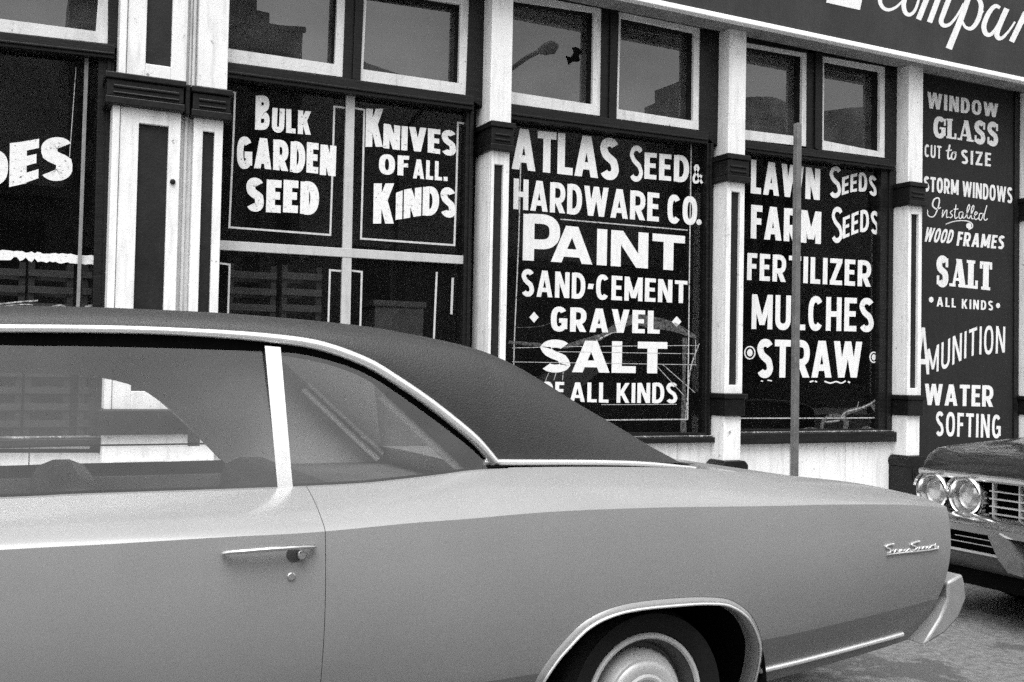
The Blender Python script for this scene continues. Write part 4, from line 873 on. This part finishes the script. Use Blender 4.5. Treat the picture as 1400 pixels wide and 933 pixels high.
# ================================================================== the dark sedan waiting behind it
PK = thing('parked_car', 'dark sedan with twin chrome headlights and barred grille parked at the kerb', 'car')
XF, PC = 4.60, 3.19
inn, outl = WX(1327, 678.5, XF), WX(1281.5, 675.5, XF)
hz = inn.z; EDGE = WX(1257, 660, XF).y; HW = EDGE-PC
zt_ = curvefun([(4.60, .800), (4.62, .832), (4.66, .856), (4.72, .873), (4.85, .885), (5.1, .902), (5.4, .918), (6.0, .94), (7, .95), (8.4, .95), (9.3, .93), (9.75, .88), (9.85, .82)], 6)
def pkw(X): return HW+.02-.035*max(0, (4.75-X)/.15)**2-.05*max(0, (X-9.2)/.6)**2
PW1, PW2 = 5.30, 8.35
def parch(X, z):
    for c in (PW1, PW2):
        d = abs(X-c)
        if d < .40: return max(z, .30+.40*(1-(d/.40)**3)**(1/3)-.02)
    return z
def psec(X):
    hw = pkw(X); z = zt_(X); lo = .24
    if X < 4.62: lo = hz+.125
    elif X < 4.95: lo = .30
    a = parch(X, lo); o = []
    for q in np.linspace(0, 1, 10):
        zz = a+(z-.05-a)*q; o.append((hw-.07*max(0, (.45-zz)/.2)**2*(zz < .45)-.012*max(0, (zz-.68)/.15), zz))
    o += [(hw-.02, z-.03), (hw-.045, z-.008), (hw-.09, z), (hw-.16, z-.008), (hw-.24, z-.016), (hw-.32, z-.004), (hw-.6, z+.006), (0.001, z+.014)]
    return [(X, PC+y, zz) for y, zz in o]+[(X, PC-y, zz) for y, zz in o[::-1]]
sx = sorted(set([4.60, 4.605, 4.61, 4.6199, 4.62, 4.63, 4.645, 4.66, 4.69, 4.72, 4.78, 4.85, 4.95]+[round(x, 3) for x in np.arange(5.0, 9.86, .04)]))
o = MB(); o.grid([psec(x) for x in sx]); o.poly(psec(sx[-1])); n_ = psec(4.6); o.poly(n_)
o.build('body', DARKP, PK, smooth=35, merge=.0004)
gh = MB()
for a, b, ww in ((6.25, 8.9, .0),):
    lowr = [(6.05, .94), (9.1, .94)]; secs = [(6.05, .93, .86), (6.75, 1.36, .62), (7.2, 1.40, .60), (8.3, 1.38, .60), (9.0, .93, .86)]
    gh.grid([[(x, PC+wv, z), (x, PC+wv*.6, z+.02), (x, PC-wv*.6, z+.02), (x, PC-wv, z)] for x, z, wv in secs])
gh.build('roof', DARKP, PK, smooth=40)
o = MB()
for sgn in (1, -1): o.poly([(6.15, PC+sgn*.85, .95), (6.78, PC+sgn*.615, 1.35), (8.28, PC+sgn*.595, 1.37), (8.95, PC+sgn*.84, .95)])
o.build('side_window', CARG, PK, fix=False)
# headlights
bar_z = WX(1345, 656, XF).z
for k, (c, lab) in enumerate(((inn, None), (outl, None), (Vector((XF, 2*PC-outl.y, hz)), None), (Vector((XF, 2*PC-inn.y, hz)), None))):
    r = MB(); r.lathe((XF-.01, c.y, hz), (-1, 0, 0), [(.106, -.05), (.106, .015), (.100, .040), (.094, .045), (.088, .040), (.084, .020), (.076, .005), (.074, -.02)], 40); hd = r.build('headlight', CHROME, PK, smooth=40)
    l = MB(); l.lathe((XF-.01, c.y, hz), (-1, 0, 0), [(.0, .016), (.03, .0145), (.055, .008), (.074, -.006)], 32); l.build('lens', LENS, hd, smooth=60)
    g = MB(); 
    for q in range(14):
        a0, a1 = R(15+q*150/14), R(15+(q+1)*150/14)
        g.quad((XF-.055, c.y+.101*math.cos(a0), hz+.101*math.sin(a0)), (XF-.055, c.y+.101*math.cos(a1), hz+.101*math.sin(a1)), (XF-.10+.03*abs(math.cos(a1)), c.y+.106*math.cos(a1), hz+.106*math.sin(a1)), (XF-.10+.03*abs(math.cos(a0)), c.y+.106*math.cos(a0), hz+.106*math.sin(a0)))
    g.build('eyebrow', CHROME, hd, smooth=60)
o = MB(); o.box(XF-.035, XF+.01, PC-HW+.02, PC+HW-.02, hz+.085, hz+.125); o.build('grille_header', CHROME, PK, bevel=.012)
o = MB(); o.box(XF+.05, XF+.08, PC-HW+.03, PC+HW-.03, .26, hz+.12); o.build('grille_backing', BLKRUB, PK)
yi = inn.y-.115
zl = [WX(1365, y, XF).z for y in (673, 683.5, 694, 704)]
o = MB()
for z in zl: o.box(XF+.0, XF+.03, 2*PC-yi, yi, z-.0032, z+.0032)
o.box(XF+.0, XF+.03, 2*PC-yi-.35, yi+.30, hz-.118, hz-.108); o.box(XF+.01, XF+.03, yi+.02, yi+.30, hz-.09, hz-.083); o.build('grille_bar', SATIN, PK)
o = MB(); y = WX(1358, 690, XF).y
while y > 2*PC-yi+.02: o.box(XF-.004, XF+.026, y-.0035, y+.0035, hz-.115, hz+.09); y -= .155
o.build('grille_post', SATIN, PK)
# bumper and valance
bt, bb = WX(1365, 722, 4.44).z, WX(1365, 735, 4.44).z
prof = [(4.56, bt+.035), (4.50, bt+.032), (4.455, bt+.012), (4.44, bt-.012), (4.452, bb), (4.50, bb-.012), (4.56, bb-.015)]
o = MB(); rows = []
for y, dx in ((PC-HW-.02, .30), (PC-HW-.005, .12), (PC-HW+.05, .03), (PC-HW+.15, .0), (PC, -.015), (PC+HW-.15, .0), (PC+HW-.05, .03), (PC+HW+.005, .12), (PC+HW+.02, .30)): rows.append([(x+dx, y, z) for x, z in prof])
o.grid(rows); o.build('bumper', CHROME, PK, smooth=40)
o = MB(); o.box(4.53, 4.545, PC-HW+.10, PC+HW-.06, bb-.075, bb-.067); o.box(4.525, 4.545, PC-HW+.06, PC+HW-.04, bb-.122, bb-.105); o.box(4.53, 4.545, PC-HW+.10, PC+HW-.30, bb-.045, bb-.038); o.build('lower_bar', CHROME, PK, bevel=.003)
o = MB(); o.grid([[(4.535, PC-HW+.03, bb-.12), (4.535, PC+HW-.03, bb-.12)], [(4.545, PC-HW+.04, bb-.17), (4.545, PC+HW-.04, bb-.17)], [(4.60, PC-HW+.08, bb-.215), (4.60, PC+HW-.08, bb-.215)], [(4.9, PC-HW+.08, bb-.20), (4.9, PC+HW-.08, bb-.20)]]); o.build('valance', mat('valance_paint', .10, .5, .2, 6), PK, smooth=60)
gp = [WX(x, y, 4.46) for x, y in ((1354, 727), (1370, 730), (1385, 741), (1402, 770), (1404, 789), (1384, 783), (1370, 765), (1360, 742))]
o = MB(); a = [(4.43, p.y, p.z) for p in gp]; b = [(4.54, p.y, p.z) for p in gp]; n = len(a); o.poly(a); o.poly(b[::-1])
for k in range(n): o.quad(a[k], a[(k+1) % n], b[(k+1) % n], b[k])
o.build('bumper_guard', mat('dull_chrome', .25, .38, .2, 10, metal=.7), PK, bevel=.012)
for y, fl_ in ((PC+HW-.03-.06, True), (PC-HW+.03+.06, False)):
    for X in (PW1, PW2): wheel(X, y, fl_, PK, .345)
o = MB(); o.box(4.64, 9.6, PC-HW+.10, PC+HW-.10, .16, .40); o.build('underbody', WELL, PK)  # underbody box set low and far forward to deepen the shadow beneath

# ================================================================== across the street, seen only in the panes
SL = thing('street_lamp', 'tall cobra head street lamp across the street, mirrored in the upper pane', 'street lamp')
YV = 2*YUG
def refl(px, py, Yr):
    p = W(px, py, YV-Yr); return Vector((p.x, Yr, p.z))
h0, h1, m1, a0 = refl(762, 63, -5), refl(738, 70, -5), refl(722, 78, -5.3), refl(698, 95, -5.8)
o = MB(); base_ = Vector((a0.x-1.6, -9.0, 0.12)); topp = Vector((a0.x-1.6, -9.0, a0.z-1.2)); o.tube([base_, topp*.5+base_*.5, topp, Vector((a0.x-1.3, -8.0, a0.z-.6)), a0, m1, h1], [.10, .085, .07, .06, .05, .05, .05], 10); o.build('pole', POSTM, SL, smooth=60)
o = MB(); d = (h0-h1); o.tube([h1-d*.1, h1+d*.25, h1+d*.7, h0], [.06, .14, .16, .06], 12, flat=.7); o.build('lamp_head', mat('lamp_metal', .12, .6, .2, 9), SL, smooth=60)
def block(x0, x1, y0, y1, h, label, m, steps=(), nfl=2, nw=4):
    t = thing('brick_building', label, 'building'); o = MB(); o.box(x0, x1, y0, y1, 0, h)
    for a, b, hh in steps: o.box(a, b, y0+.01, y1-.01, h+.001, hh)
    o.build('wall', m, t); 
    for i in range(nfl):
        for j in range(nw):
            ww = (x1-x0)/nw; q = MB(); cxw = x0+ww*(j+.5); z0 = 1.0+i*(h-1)/nfl; q.box(cxw-ww*.25, cxw+ww*.25, y1+.001, y1+.03, z0, z0+(h-1)/nfl*.6); q.build('window', SHOPG if False else PANELB, t)
    q = MB(); q.box(x0-.1, x1+.1, y1+.031, y1+.3, h-.35, h-.05); q.build('cornice', m, t)
pA, pB, pC_ = refl(415, 40, -45), refl(368, 30, -45), refl(352, 0, -45)
block(pC_.x-10, pA.x, -60, -45, pA.z, 'tall dark brick building with a stepped roof across the street', BRICK, [(pC_.x-9.5, pC_.x, pC_.z+3), (pC_.x+.001, pB.x, pC_.z-.6)], 5, 7)
q0, q1 = refl(914, 131, -45), refl(934, 131, -45)
block(q0.x, q0.x+12, -48, -45, q0.z-.2, 'five storey dark brick building with a small roof hut across the street', BRICK, [(q0.x+.9, q0.x+2.2, q0.z+1.2)], 5, 6)
block(9, 26, -23, -15.5, 5.0, 'long low stucco shop row across the street', BRICK2, [], 2, 6)
block(-16, 1.5, -23, -15.5, 6.0, 'pale two storey stucco building across the street', BRICK2, [], 2, 6)
block(29, 52, -24, -16, 6.0, 'wide two storey brick warehouse across the street', BRICK, [], 2, 8)
